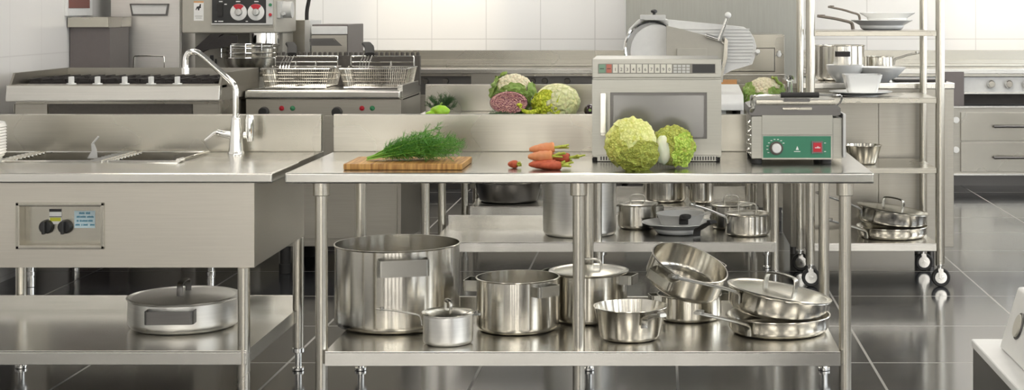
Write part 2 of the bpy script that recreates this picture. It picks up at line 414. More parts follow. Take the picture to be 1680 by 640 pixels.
# ------------------------------------------------------------------ sink unit
sk = thing('sink_unit', 'stainless steel sink unit with deep front panel and low shelf on the left', 'sink', (-2.2, 6.4, 0))
SX0, SX1 = -3.45, -1.407; SY0, SY1 = 5.95, 6.864
b = B()
th = .036
BAS = [(-2.99, -2.57), (-2.545, -2.172), (-2.145, -1.872)]; BY0, BY1 = 6.385, 6.80
b.box(SX0, SX1, SY0, BY0, .9-th, .9, .0065, 4)
b.box(SX0, SX1, BY1, SY1, .9-th, .9, .002)
b.box(SX0, BAS[0][0], BY0, BY1, .9-th, .9); b.box(BAS[2][1], SX1, BY0, BY1, .9-th, .9)
b.box(BAS[0][1], BAS[1][0], BY0, BY1, .88, .9); b.box(BAS[1][1], BAS[2][0], BY0, BY1, .88, .9)
obj('worktop', b, 'top', sk, world=True)
for x0, x1 in BAS:
    b = B(); b.open_box(x0, x1, BY0, BY1, .70, .899, .004)
    rim = B()
    rim.tube(smoothpath([(x0, BY0, .902), (x1, BY0, .902)], 0), .005, 8, up=(0, 1, 0))
    for p, q in (((x0, BY0), (x0, BY1)), ((x1, BY0), (x1, BY1)), ((x0, BY1), (x1, BY1))): rim.cyl2((p[0], p[1], .902), (q[0], q[1], .902), .005, 8)
    bs = obj('basin', b, 'steel', sk, world=True); obj('rim', rim, 'chrome', bs, world=True)
# ribbed drainer strips on the left of the basins
for x0, x1 in ((-2.60, -2.545), (-2.235, -2.145)):
    b = B()
    for k in range(10):
        yy = BY0+.02+k*.04
        b.cyl2((x0, yy, .899), (x1+.01, yy, .899), .006, 8)
    b.box(x0, x1, BY0, BY1, .885, .897)
    obj('ribbed_drainer', b, 'chrome', sk, world=True)
obj('backsplash', B().box(SX0, SX1-.005, SY1-.03, SY1, .9, 1.055, .005), 'steel', sk, world=True)
BX1 = -1.484
b = B()
PY = 6.0
px0, px1, pz0, pz1 = xs(30, PY), xs(168, PY), zs(405, PY), zs(336, PY)
zb = .551
b.box(SX0+.05, px0, PY, PY+.02, zb, .864); b.box(px1, BX1, PY, PY+.02, zb, .864); b.box(px0, px1, PY, PY+.02, zb, pz0); b.box(px0, px1, PY, PY+.02, pz1, .864)
b.box(BX1-.015, BX1, PY+.02, 6.84, zb, .864, .003); b.box(SX0+.05, SX0+.065, PY+.02, 6.84, zb, .864); b.box(SX0+.065, BX1-.015, 6.82, 6.84, zb, .864); b.box(SX0+.065, BX1-.015, PY+.02, 6.82, zb, zb+.015)
obj('front_panel', b, 'front', sk, world=True)
# control recess
b = B()
b.box(px0, px1, PY+.05, PY+.055, pz0, pz1)
for a in ((px0, px0+.006, pz0, pz1), (px1-.006, px1, pz0, pz1), (px0, px1, pz0, pz0+.006), (px0, px1, pz1-.006, pz1)):
    b.box(a[0], a[1], PY-.004, PY+.05, a[2], a[3], .002)
for a in ((px0-.008, px0+.004, pz0-.008, pz1+.008), (px1-.004, px1+.008, pz0-.008, pz1+.008), (px0-.008, px1+.008, pz0-.008, pz0+.004), (px0-.008, px1+.008, pz1-.004, pz1+.008)):
    b.box(a[0], a[1], PY-.006, PY+.001, a[2], a[3], .002)
cp = obj('control_recess', b, 'steel', sk, world=True)
for kx in (74, 105):
    X = xs(kx, PY+.03); Z = zs(373, PY+.03)
    b = B().cyl2((X, PY+.05, Z), (X, PY+.028, Z), .026, 32, .024, .003); b.box(X-.006, X+.006, PY+.008, PY+.03, Z-.024, Z+.024, .003)
    obj('knob', b, 'black', cp, world=True)
def rect(px0, px1, py0, py1, Y, d0, d1, bev=0):
    return B().box(xs(px0, Y), xs(px1, Y), Y+d0, Y+d1, zs(py1, Y), zs(py0, Y), bev)
Yp = PY+.049
s_ = obj('sticker', rect(81, 101, 343, 368, Yp, -.0006, .001), 'white', cp, world=True, label='small black, white and yellow sticker')
obj('sticker_band', rect(81, 101, 343, 347.5, Yp, -.0012, -.0006).box(xs(81, Yp), xs(101, Yp), Yp-.0012, Yp-.0006, zs(356.5, Yp), zs(355, Yp)), 'black', cp, world=True)
obj('sticker_patch', rect(82, 100, 357, 363, Yp, -.0012, -.0006), 'yellow', cp, world=True)
obj('label_plate', rect(122, 156, 346, 374, Yp, -.0008, .001), 'palebl', cp, world=True, label='pale blue label with four lines of small print')
b = B()
for py, segs in ((349.5, [(130, 138), (141, 148)]), (355.5, [(126, 130), (132, 141), (143, 153)]), (362, [(126, 128), (131, 133), (135, 143), (145, 152)]), (368.5, [(124, 131), (134, 135), (137, 144), (148, 155)])):
    for a, c in segs:
        x = a
        while x < c:
            b.box(xs(x, Yp), xs(x+1.2, Yp), Yp-.0014, Yp-.0006, zs(py+2, Yp), zs(py-1.6+random.random(), Yp)); x += 1.9
        b.box(xs(a, Yp), xs(c, Yp), Yp-.0014, Yp-.0006, zs(py+.4, Yp), zs(py-.4, Yp))
obj('label_print', b, 'blueink', cp, world=True)
b = B(); ys0, ys1 = 5.99, 6.82; z = .25
b.box(SX0+.05, -1.51, ys0, ys1, z-.006, z, .002); b.box(SX0+.05, -1.51, ys0, ys0+.014, z-.053, z-.006, .003)
b.box(SX0+.05, -1.51, ys1-.012, ys1, z-.053, z+.058, .002); b.box(-1.522, -1.51, ys0+.014, ys1-.012, z-.053, z-.006)
obj('shelf', b, 'top', sk, world=True)
for lx, ly in ((-1.525, 6.012), (-1.50, 6.80), (-2.662, 6.845), (-3.38, 6.012), (-3.38, 6.80)):
    leg_part(sk, 'leg', lx, ly, zb, .0225, collar=False)
# faucet
FX, FY = xs(387, 6.74), 6.82-.08
b = B(); b.lathe([(0, .9), (.034, .9), (.034, .905), (.029, .915), (.019, 1.04), (.016, 1.052), (0, 1.052)], (FX, FY, 0), 28)
fa = obj('faucet', b, 'chrome', sk, world=True)
def fp(px, py, Y=None): Y = Y or FY; return Vector((xs(px, Y), Y, zs(py, Y)))
path = smoothpath([fp(387, 192), fp(387, 160), fp(386.5, 143), fp(378, 132), fp(355, 112), fp(333, 92), fp(322, 85), fp(311, 85), fp(305, 93), fp(304.5, 104), fp(304.5, 113)], 3)
obj('spout', B().tube(path, .0125, 14, up=(0, 1, 0)).cyl2(fp(304.5, 111), fp(304.5, 122), .016, 16).cyl2(fp(387, 196), fp(387, 190), .017, 16), 'chrome', fa, world=True)
obj('lever', B().tube([fp(380, 222), fp(366, 220), fp(356, 217)], .016, 12, up=(0, 1, 0), taper=.7).tube([fp(357, 217), fp(352, 218), fp(336, 231)], 0, 10, flat=(.009, .004), up=(0, 1, 0), taper=.6), 'chrome', fa, world=True)
obj('side_valve', B().cyl2(fp(400, 222), fp(412, 222), .014, 16).lathe([(0, 0), (.013, 0), (.018, .02), (.018, .09), (.013, .11), (0, .11)], tuple(fp(410, 232)), 20), 'chrome', fa, world=True)  # faucet's mirror image in the backsplash, put in as a solid shape
# things in the sink
b = B(); b.prism([(-.012, 0), (.030, .0), (.026, .035), (.014, .065), (.004, .06), (.006, .03)], 'Y', -.0015, .0015)
b.cyl2((.009, 0, .06), (.034, 0, .088), .004, 8)
sp = obj('spatula', b, 'palegrey'); sp.location = (xs(148, 6.6), 6.6, .899); sp.location.z = zs(260, 6.6)
tag(sp, 'small grey spatula standing blade down in the middle sink basin', 'spatula')
b = B(); b.cyl2((xs(294, 6.36), 6.36, .908), (xs(341, 6.76), 6.76, .908), .005, 10).cyl2((xs(292, 6.34), 6.34, .909), (xs(300, 6.4), 6.4, .909), .009, 12)
o = obj('steel_rod', b, 'chrome'); tag(o, 'thin chrome rod lying along the right rim of the right sink basin', 'rod')
b = B(); R0 = .17
prof = [(0, 0), (.12, 0)]
for k in range(14):
    z = .004+k*.011; r = .12+.045*min(1, k/4)**.6
    prof += [(r, z), (r+.004, z+.004), (r+.001, z+.008)]
prof += [(.163, .165), (.158, .165), (.12, .02), (0, .02)]
b.lathe(prof, n=56)
o = obj('ribbed_tub', b, 'alu'); o.location = (xs(8, 6.2)-.17, 6.19, .9); tag(o, 'ribbed grey tub cut by the left edge on the sink worktop', 'tub')

# ------------------------------------------------------------------ cookware
def body_profile(rt, rb, h, c=.03, t=.0035, rim=.003):
    p = [(0, 0), (rb-c, 0)]
    for k in range(1, 7):
        a = k/6*PI/2; p.append((rb-c+c*math.sin(a), c-c*math.cos(a)))
    slope = (rt-rb)/(h-c)
    p += [(rt-.002, h-.006), (rt+rim, h-.002), (rt+rim*.6, h), (rt-t, h), (rt-t-slope*.01, h-.01)]
    for k in range(6, -1, -1):
        a = k/6*PI/2; p.append((rb-c+(c-t)*math.sin(a), c+t-(c-t)*math.cos(a)))
    p.append((0, t*2)); return p
def dirv(az): return Vector((math.sin(az), -math.cos(az), 0)), Vector((math.cos(az), math.sin(az), 0))
# az: 0 = toward the camera, + = to the right
def strap_handle(az, r, z, w, p, bh, t=.004, slant=0):
    d, u = dirv(az); b = B(); prev = None
    rc = .012
    inner = math.sqrt(max(r*r-(w/2)**2, 0))
    pts = [(-w/2, inner-.002), (-w/2, r+p-rc)] + [(-w/2+rc-rc*math.cos(k/4*PI/2), r+p-rc+rc*math.sin(k/4*PI/2)) for k in range(1, 5)]
    pts += [(w/2-rc+rc*math.sin(k/4*PI/2), r+p-rc+rc*math.cos(k/4*PI/2)) for k in range(0, 5)] + [(w/2, inner-.002)]
    n = len(pts); rows = []
    for i, (a, q) in enumerate(pts):
        t0 = Vector(pts[min(i+1, n-1)]) - Vector(pts[max(i-1, 0)]); t0.normalize(); nn = Vector((-t0.y, t0.x))
        row = []
        for s, zz in ((-1, -bh/2), (-1, bh/2), (1, bh/2), (1, -bh/2)):
            P = u*(a+nn.x*t/2*s) + d*(q+nn.y*t/2*s); row.append(b.bm.verts.new((P.x, P.y, z+zz+slant*(q-inner))))
        rows.append(row)
    for A, Bq in zip(rows, rows[1:]):
        for k in range(4): b.bm.faces.new((A[k], A[(k+1) % 4], Bq[(k+1) % 4], Bq[k]))
    b.bm.faces.new(rows[0]); b.bm.faces.new(rows[-1][::-1])
    return b
def long_handle(az, r, z, L, rise, w=.013, t=.0065):
    d, u = dirv(az); b = B()
    pts = [d*(r+.003)+Vector((0, 0, z-.032)), d*(r+.005)+Vector((0, 0, z-.01)), d*(r+.012)+Vector((0, 0, z+.006)), d*(r+.05)+Vector((0, 0, z+.012+rise*.1)), d*(r+L*.5)+Vector((0, 0, z+.012+rise*.5)), d*(r+L)+Vector((0, 0, z+.012+rise))]
    b.tube(smoothpath(pts, 2), 0, 12, flat=(t, w), up=tuple(u))
    b.cyl2(d*(r+L-.02)+Vector((0, 0, z+.005+rise)), d*(r+L-.02)+Vector((0, 0, z+.019+rise)), w*1.15, 16)
    return b
def lid_obj(root, r, h, handle_az=PI/2, hw=.09, hh=.045, mat='lid', hmat='strap', bandw=.022):
    b = B(); b.lathe([(r+.004, h+.001), (r+.005, h+.004), (r-.004, h+.007), (r-.014, h+.003), (r-.02, h+.004), (r*.5, h+.012), (0, h+.015), (0, h+.012), (r*.5, h+.009), (r-.02, h+.001), (r+.004, h+.001)], n=64)
    l = obj('lid', b, mat, root)
    d, u = dirv(handle_az)
    zz = h+.008
    pts = [d*(-hw/2)+Vector((0, 0, zz)), d*(-hw/2)+Vector((0, 0, zz+hh*.7)), d*(-hw/2+.012)+Vector((0, 0, zz+hh)), d*(hw/2-.012)+Vector((0, 0, zz+hh)), d*(hw/2)+Vector((0, 0, zz+hh*.7)), d*(hw/2)+Vector((0, 0, zz))]
    b = B(); b.tube(smoothpath(pts, 2), 0, 12, flat=(.0045, bandw/2), up=tuple(u))
    obj('lid_handle', b, hmat, l)
    return l
def pot(name, label, cat, loc, rt, h, rb=None, straps=(), sw=.1, sp=.045, sbh=.035, sz=None, lh=None, lid=None, mat='pot', hmat='strap', rot=(0, 0, 0), c=.025, group=None, flare=.003):
    rb = rb or rt
    t = thing(name, label, cat, loc, rot, group)
    obj('body', B().lathe(body_profile(rt, rb, h, c, rim=flare), n=80), mat, t, smooth=50)
    z = sz if sz is not None else h-.035
    for az in straps:
        rr = rb+(rt-rb)*z/h
        obj('handle', strap_handle(az, rr, z, sw, sp, sbh), hmat, t)
    if lh: obj('handle', long_handle(*lh), hmat, t)
    if lid is not None: lid_obj(t, rt, h, **lid)
    return t
SZ = .2505
pot('stock_pot', 'very large open stock pot, tallest on the low shelf of the front table', 'pot', (xs(652, 6.5), 6.5, SZ), .246, .32, straps=(.24, .24+PI), sw=.19, sp=.05, sbh=.062, sz=.262, c=.03)
pot('small_saucepan', 'small matte grey lidded saucepan standing in front of the very large stock pot', 'saucepan', (xs(735, 6.13), 6.13, SZ), .093, .112, mat='alu', c=.018, straps=(PI/2+.3,), sw=.05, sp=.03, sbh=.008, sz=.104, lh=(-PI/2+.15, .093, .10, .17, .022, .007, .003), lid=dict(handle_az=.5, hw=.055, hh=.04, bandw=.012))
pot('cooking_pot', 'open medium pot with two strap handles, between large stock pot and middle table leg', 'pot', (xs(849.5, 6.40), 6.40, SZ), .161, .203, straps=(.72, -1.72), sw=.10, sp=.045, sbh=.04, sz=.170)
pot('lidded_pot', 'medium pot with lid standing directly behind the middle front table leg', 'pot', (xs(966, 6.60), 6.60, SZ), .156, .192, straps=(1.25, 1.25-PI), sw=.09, sp=.04, sbh=.035, sz=.17, lid=dict(handle_az=PI/2-.1, hw=.10, hh=.04))
pot('tapered_saucepan', 'open flared saucepan with handle pointing forward, right of the middle table leg', 'saucepan', (xs(1034.5, 6.22), 6.22, SZ), .139, .123, rb=.115, lh=(.39, .134, .094, .19, .035), c=.02)
pot('casserole_pot', 'short pot supporting the tilted open pot on the front table shelf', 'pot', (xs(1131, 6.62), 6.62, SZ), .129, .100, straps=(-1.35, -1.35+PI), sw=.07, sp=.035, sbh=.03, sz=.085, c=.018)
pot('tilted_pot', 'open pot lying tilted on top of the short pot, mouth facing right', 'pot', (xs(1118, 6.62), 6.60, .382), .158, .11, straps=(-.55, -.55+PI), sw=.12, sp=.045, sbh=.036, sz=.07, rot=(math.radians(15), math.radians(19), 0), c=.03)
pot('saute_pan', 'low saute pan at the bottom of the pan stack on the front table shelf', 'pan', (.4504, 6.35, SZ), .2, .068, rb=.193, lh=(-.66, .197, .045, .33, .09, .014), c=.03)
pot('lidded_saute_pan', 'lidded saute pan tilted on top of another pan on the front table shelf', 'pan', (.4420, 6.35, .318), .2, .085, rb=.190, lh=(-.95, .196, .068, .34, .045, .014), lid=dict(handle_az=PI/2-.55, hw=.13, hh=.06, bandw=.034), rot=(0, math.radians(9.5), 0), c=.03)
pot('lidded_pan', 'wide matte aluminium lidded pan alone on the shelf under the sink', 'pan', (xs(302, 6.46), 6.46, SZ), .213, .115, mat='alu', straps=(.05, .05+PI), sw=.18, sp=.035, sbh=.05, sz=.075, hmat='darksteel', lid=dict(handle_az=.03, hw=.13, hh=.055, hmat='darksteel', mat='alu', bandw=.024), c=.03)
# row on the shelf of the second table
pot('tall_stock_pot', 'tall pale stock pot on the second table shelf behind the middle leg', 'pot', (xs(951, 9.08), 9.085, SZ), .202, .42, mat='alu', straps=(PI/2, -PI/2), sw=.12, sp=.05, sbh=.04, sz=.33)
pot('lidded_pot', 'small lidded pot on the second table shelf beside the tall stock pot', 'pot', (xs(1046, 9.32), 9.33, SZ), .112, .135, straps=(PI/2, -PI/2), sw=.07, sp=.035, sbh=.03, sz=.11, lid=dict(handle_az=PI/2, hw=.08, hh=.045))
pot('frying_pan', 'white frying pan with dark handle on the second table shelf', 'pan', (xs(1112, 9.1), 9.10, SZ), .197, .065, rb=.13, mat='china', hmat='rubber', lh=(.55, .19, .04, .17, .05, .022, .008), c=.03)
pot('frying_pan', 'smaller grey frying pan nested inside the white one on the second table shelf', 'pan', (xs(1117, 9.1), 9.12, SZ+.022), .135, .088, rb=.105, mat='palegrey', hmat='rubber', lh=(.1, .135, .075, .12, .012, .026, .014), c=.02)
pot('lidded_saucepan', 'lidded saucepan nearest the right end of the second table shelf', 'saucepan', (xs(1226, 9.06), 9.05, SZ), .122, .115, lh=(-1.2, .12, .1, .22, .07, .012), lid=dict(handle_az=PI/2, hw=.10, hh=.05), c=.02)
pot('lidded_pot', 'pot with lid behind the rightmost saucepan of the second table shelf', 'pot', (xs(1200, 9.33), 9.335, SZ), .118, .13, straps=(PI/2, -PI/2), sw=.07, sp=.035, sbh=.03, sz=.11, lid=dict(handle_az=PI/2, hw=.08, hh=.045), c=.02)
# third table shelf
pot('stew_pan', 'wide dark steel pan on the left of the third table shelf', 'pan', (xs(834, 10.6), 10.62, SZ), .22, .13, rb=.19, mat='darksteel', lid=dict(handle_az=PI/2, hw=.1, hh=.05), hmat='strap', straps=(PI/2, -PI/2), sw=.1, sp=.04, sbh=.03, sz=.1)
pot('tall_pot', 'tall steel pot on the right half of the third table shelf', 'pot', (xs(1090, 10.6), 10.62, SZ), .14, .3, straps=(PI/2, -PI/2), sw=.08, sp=.04, sbh=.03, sz=.26)
pot('small_pot', 'small steel pot beside the tall one on the third table shelf', 'pot', (xs(1151, 10.5), 10.52, SZ), .078, .14, lh=(-1.2, .078, .12, .15, .03))

# ------------------------------------------------------------------ microwave
MY = 6.385
def mx(p): return xs(p, MY)
def mz(p): return zs(p, MY)
mw = thing('microwave_oven', 'steel commercial microwave oven with keypad and grey window on the front table', 'microwave', (mx(1077.5), MY+.2, .9))
x0, x1 = mx(971.5), mx(1183.5)
obj('body', B().box(x0, x1, MY+.03, 6.82, mz(260), 1.30, .004), 'appliance', mw, world=True)
cpn = obj('control_panel', B().box(x0, x1, MY, MY+.03, mz(127.5), 1.30, .003), 'appliance', mw, world=True)
k = MY
obj('keypad_strip', rect(981, 1174, 104.5, 121, MY, -.001, .001), 'keygrey', cpn, world=True)
obj('start_key', rect(982.5, 993, 105.5, 119.5, MY, -.002, 0), 'keygreen', cpn, world=True, label='green key')
obj('stop_key', rect(995, 1003.5, 105.5, 119.5, MY, -.002, 0), 'keyred', cpn, world=True, label='red key')
for i in range(10):
    xk = 1005.5+i*9.85
    kk = obj('number_key', rect(xk, xk+8, 105.5, 119.5, MY, -.002, 0), 'keywhite', cpn, world=True)
    dd = text_b('1234567890'[i], .018, xs(xk+4, MY), MY-.0021, zs(116.5, MY))
    obj('number_print', dd, 'black', cpn, world=True)
b = B()
for i in range(4):
    for j in range(3): b.box(mx(1105+i*7), mx(1110.5+i*7), MY-.002, MY, mz(110+j*4.8), mz(106.4+j*4.8))
obj('small_keys', b, 'palegrey', cpn, world=True)
obj('key_print', B().box(mx(984), mx(991), MY-.0026, MY-.002, mz(113.2), mz(112.2)).box(mx(996), mx(1002), MY-.0026, MY-.002, mz(113.2), mz(112.2)), 'black', cpn, world=True)
obj('display', rect(1136, 1173, 105.5, 119.5, MY, -.002, 0), 'black', cpn, world=True)
dr = B(); wx0, wx1, wz0, wz1 = mx(1001), mx(1160), mz(228), mz(151.5); dz0, dz1 = mz(254.5), mz(131)
for a in ((x0, wx0, dz0, dz1), (wx1, x1, dz0, dz1), (wx0, wx1, dz0, wz0), (wx0, wx1, wz1, dz1)): dr.box(a[0], a[1], MY, MY+.025, a[2], a[3])
door = obj('door', dr, 'appliance', mw, world=True)
obj('door_window', B().box(wx0, wx1, MY+.012, MY+.02, wz0, wz1), 'microglass', door, world=True)
fr = B()
for a in ((wx0, wx0+.012, wz0, wz1), (wx1-.012, wx1, wz0, wz1), (wx0+.012, wx1-.012, wz0, wz0+.006), (wx0+.012, wx1-.012, wz1-.012, wz1)): fr.box(a[0], a[1], MY+.008, MY+.0125, a[2], a[3])
obj('window_seal', fr, 'darksteel', door, world=True)
hd = B(); hx = mx(990); hd.box(hx-.012, hx+.012, MY-.035, MY-.018, mz(219), mz(155), .005, 3); hd.box(hx-.011, hx+.011, MY-.03, MY+.001, mz(222), mz(213), .003); hd.box(hx-.011, hx+.011, MY-.03, MY+.001, mz(162), mz(152), .003)
obj('handle', hd, 'lid', door, world=True)
v = B(); v.box(x0+.02, x1-.02, MY+.004, MY+.03, mz(264.5), mz(255.2))
vn = obj('vent_panel', v, 'appliance', mw, world=True)
v = B()
for i in range(44):
    px = 985+i*4.4
    v.box(mx(px), mx(px+2.4), MY+.001, MY+.005, mz(263), mz(257))
obj('vent_slots', v, 'black', vn, world=True)
for fx, fy in ((976, MY+.03), (1177, MY+.03), (976, 6.78), (1177, 6.78)):
    obj('foot', B().cyl((xs(fx, MY), fy), .012, .9, mz(260), 16), 'rubber', mw, world=True)

# ------------------------------------------------------------------ panini press
GY = 6.285
def gx(p, d=0): return xs(p, GY)
def gz(p, d=0): return zs(p, GY)
gp = thing('panini_press', 'panini press with green control panel on the right end of the front table', 'press', (gx(1307), GY+.2, .9))
obj('body', B().box(gx(1233), gx(1367), GY+.008, 6.66, gz(261), gz(191), .004).box(gx(1367), gx(1383), GY+.02, 6.66, gz(261), gz(194), .003), 'appliance', gp, world=True)
obj('front_frame', B().box(gx(1250), gx(1366), GY, GY+.01, gz(222), gz(189), .002).box(gx(1250), gx(1366), GY, GY+.01, gz(262), gz(222), .002), 'appliance', gp, world=True)
pn = obj('control_panel', rect(1252, 1363, 223.5, 259, GY, -.002, .002), 'green', gp, world=True)
X, Z = gx(1273.5), gz(243)
obj('dial', B().cyl2((X, GY, Z), (X, GY-.008, Z), .026, 36), 'grill', pn, world=True)
obj('dial_knob', B().cyl2((X, GY-.008, Z), (X, GY-.028, Z), .019, 36, .018, .003).box(X-.0015, X+.0015, GY-.0285, GY-.027, Z, Z+.018), 'whitemetal', pn, world=True)
obj('switch_bezel', rect(1331.5, 1350, 231.5, 251.5, GY, -.006, 0, .001), 'darksteel', pn, world=True)
obj('power_switch', rect(1334, 1347.5, 234, 249, GY, -.011, -.005, .001), 'red', pn, world=True)
b = B(); b.box(gx(1336.5), gx(1345.5), GY-.0115, GY-.011, gz(242.8), gz(241.4))
for a in range(9):
    an = math.radians(210-a*22); p = Vector((X+.034*math.cos(an), 0, Z+.034*math.sin(an)))
    b.box(p.x-.004, p.x+.003, GY-.0026, GY-.002, p.z-.0012, p.z+.0012)
b.box(gx(1302.5), gx(1313), GY-.0026, GY-.002, gz(249), gz(248)); b.prism([(gx(1305.5), gz(246)), (gx(1310.5), gz(246)), (gx(1309.5), gz(243)), (gx(1308), gz(239.5)), (gx(1306.5), gz(243))], 'Y', GY-.0026, GY-.002)
b.box(gx(1352), gx(1355), GY-.0026, GY-.002, gz(235.2), gz(234)); b.box(gx(1352), gx(1355), GY-.0026, GY-.002, gz(249), gz(248)); b.box(gx(1340), gx(1343), GY-.0116, GY-.011, gz(241), gz(240))
obj('panel_print', b, 'white', pn, world=True)
lidp = obj('top_plate', B().prism([(gx(1229), gz(189)), (gx(1229), gz(176)), (gx(1240), gz(172.5)), (gx(1374), gz(172.5)), (gx(1380), gz(178)), (gx(1380), gz(189)), (gx(1372), gz(191.2)), (gx(1236), gz(191.2))], 'Y', GY+.01, 6.62, .003), 'darksteel', gp, world=True)
obj('plate_cover', B().box(gx(1241), gx(1373), GY+.02, 6.60, gz(173), gz(164), .004).box(gx(1284), gx(1332), GY-.004, GY+.02, gz(180.5), gz(176.5), .001), 'steel', lidp, world=True)
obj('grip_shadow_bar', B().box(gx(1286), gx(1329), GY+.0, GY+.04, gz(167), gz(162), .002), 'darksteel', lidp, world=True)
obj('handle', B().cyl2((gx(1280), GY-.02, gz(155.5)), (gx(1343), GY-.02, gz(155.5)), .0105, 20), 'rubber', lidp, world=True, label='black grip bar')
b = B(); b.tube(smoothpath([(gx(1343), GY-.02, gz(155.5)), (gx(1376), GY-.02, gz(155.5)), (gx(1381), GY-.01, gz(158)), (gx(1381), GY+.03, gz(168)), (gx(1377), GY+.1, gz(176))], 2), .004, 8); obj('handle_bracket', b, 'chrome', lidp, world=True)
b = B(); b.tube(smoothpath([(gx(1280), GY-.02, gz(155.5)), (gx(1240), GY-.01, gz(156)), (gx(1234), GY+.0, gz(160)), (gx(1234), GY+.06, gz(176))], 2), .004, 8)
obj('handle_bracket', b, 'chrome', lidp, world=True)
obj('side_panel', B().box(gx(1383), gx(1387.5), GY-.004, 6.6, gz(259), gz(187), .003, 3), 'palegrey', gp, world=True)
obj('hinge_arm', B().tube(smoothpath([(gx(1232), GY+.01, gz(183)), (gx(1237), GY+.0, gz(176)), (gx(1234), GY+.03, gz(163)), (gx(1236), GY+.1, gz(161))], 2), .008, 10), 'appliance', gp, world=True)
b = B()
pts = []
for i in range(60):
    t = i/59; pts.append((gx(1230)+.008*math.cos(t*8*PI), GY+.035+.012*math.sin(t*8*PI), gz(255)+(gz(197)-gz(255))*t))
b.tube(pts, .004, 8); obj('cable_coil', b, 'chrome', gp, world=True)
for fx, fy in ((1242, GY+.03), (1356, GY+.03), (1242, 6.6), (1356, 6.6)):
    obj('foot', B().cyl((gx(fx), fy), .021, .9, gz(261), 24), 'rubber', gp, world=True)

# ------------------------------------------------------------------ food on the front table
b = B(); b.prism([(-1.172, 6.06), (-.733, 6.06), (-.731, 6.36), (-1.171, 6.36)], 'Z', .9005, .9235, .005)
o = obj('cutting_board', b, 'wood'); tag(o, 'bamboo cutting board under the dill on the front table', 'cutting board')
def dill(name, label, base, tip_fn, ns, mats, parts=('stems', 'fronds'), seed=1, leaf=.028, width=.0011):
    rnd = random.Random(seed)
    t = thing(name, label, 'herb', base)
    st = B(); fr = B()
    for i in range(ns):
        tip, sag = tip_fn(rnd, i)
        p0 = Vector((rnd.uniform(-.004, .004), rnd.uniform(-.02, .02), rnd.uniform(.004, .014)))
        pts = []
        K = 9
        for k in range(K+1):
            s = k/K
            p = p0.lerp(Vector(tip), s); p.z += sag*math.sin(PI*s); p.z = max(p.z, .003); pts.append(p)
        st.tube(pts, .0019, 5, taper=.35)
        for k in range(3, K+1):
            for side in range(5):
                p = pts[k-1].lerp(pts[k], rnd.random())
                d = (pts[k]-pts[k-1]).normalized()
                a = Vector((rnd.uniform(-1, 1), rnd.uniform(-1, 1), rnd.uniform(-.7, 1))).normalized()
                br = (d*.9 + a*.8).normalized()*leaf*rnd.uniform(.7, 1.5)
                q = p+br; q.z = max(q.z, .002)
                fr.tube([p, p.lerp(q, .5)+Vector((0, 0, .002)), q], width*.8, 3, taper=.5)
                for j in range(7):
                    s = .2+.8*j/6; c0 = p.lerp(q, s)
                    a2 = Vector((rnd.uniform(-1, 1), rnd.uniform(-1, 1), rnd.uniform(-.8, 1))).normalized()
                    e = c0 + (br.normalized()*.7+a2*.8).normalized()*leaf*.45*rnd.uniform(.6, 1.2); e.z = max(e.z, .001)
                    fr.tube([c0, e], width*.75, 3, taper=.4)
    obj(parts[0], st, mats[0], t)
    f = obj(parts[1], fr, mats[1], t); f['kind'] = 'stuff'
    return t
def tf(rnd, i):
    a = rnd.random(); x = .17+.18*rnd.random(); 
    z = rnd.uniform(.01, .125)*(1-.55*max(0, (x-.25))/.12); y = rnd.uniform(-.10, .12)
    return (x, y, z), rnd.uniform(.0, .02)
dill('dill_bunch', 'large bunch of green dill lying on the bamboo board', (-1.10, 6.18, .924), tf, 34, ('dillstem', 'dill'), seed=3)

def carrot(name, label, loc, rot, L, r, mat, top=.05, group=None, seed=0):
    rnd = random.Random(seed)
    t = thing(name, label, 'carrot', loc, rot, group)
    prof = [(0, 0)]
    for k in range(13):
        s = k/12; prof.append((r*(.25+.75*min(1, s*1.6)**.6)*(1+.05*math.sin(k*2.1+seed)), s*L))
    prof += [(r*.8, L+.006), (r*.4, L+.005), (0, L+.003)]
    mt = Matrix.Rotation(PI/2, 4, 'Y')
    obj('root', B().lathe(prof, n=20, mat=mt), mat, t)
    b = B()
    for i in range(6):
        e = Vector((L+top*rnd.uniform(.6, 1.1), rnd.uniform(-.014, .014), rnd.uniform(-.008, .014)))
        b.tube([(L, rnd.uniform(-.004, .004), rnd.uniform(-.004, .004)), Vector((L+top*.4, e.y*.5, e.z*.5)), e], .0042, 7, taper=.8)
    obj('leaf_stubs', b, 'carrottop', t); return t
G = 'cut carrots piled in the bunch'
z0 = .9
CR = [('carrot', 'lowest front carrot of the bunch, dark red and lying on the tabletop', (-.490, 6.085, z0+.0185), (0, 0, -.12), .098, .0185, 'carrotred', .05),
      ('carrot', 'orange carrot in the middle of the bunch with a pale stub facing front', (-.494, 6.10, z0+.046), (0, -.03, -.05), .085, .021, 'carrot', .055),
      ('carrot', 'topmost orange carrot of the bunch', (-.492, 6.13, z0+.070), (0, -.08, .05), .088, .020, 'carrot', .055),
      ('carrot', 'carrot at the right of the bunch with the longest green tips', (-.445, 6.13, z0+.040), (0, 0, -.1), .098, .018, 'carrotred', .06),
      ('carrot', 'short carrot low at the front right of the bunch', (-.445, 6.06, z0+.0165), (0, 0, .15), .07, .016, 'carrotred', .05),
      ('carrot', 'rear carrot on the tabletop, mostly hidden behind the bunch', (-.485, 6.165, z0+.0185), (0, 0, .05), .10, .0185, 'carrot', .05)]
for i, c in enumerate(CR): carrot(*c, group=None, seed=i)
carrot('carrot', 'short carrot piece lying alone left of the carrot bunch', (-.572, 6.14, z0+.015), (0, 0, -.15), .03, .015, 'carrotred', .022, seed=9)

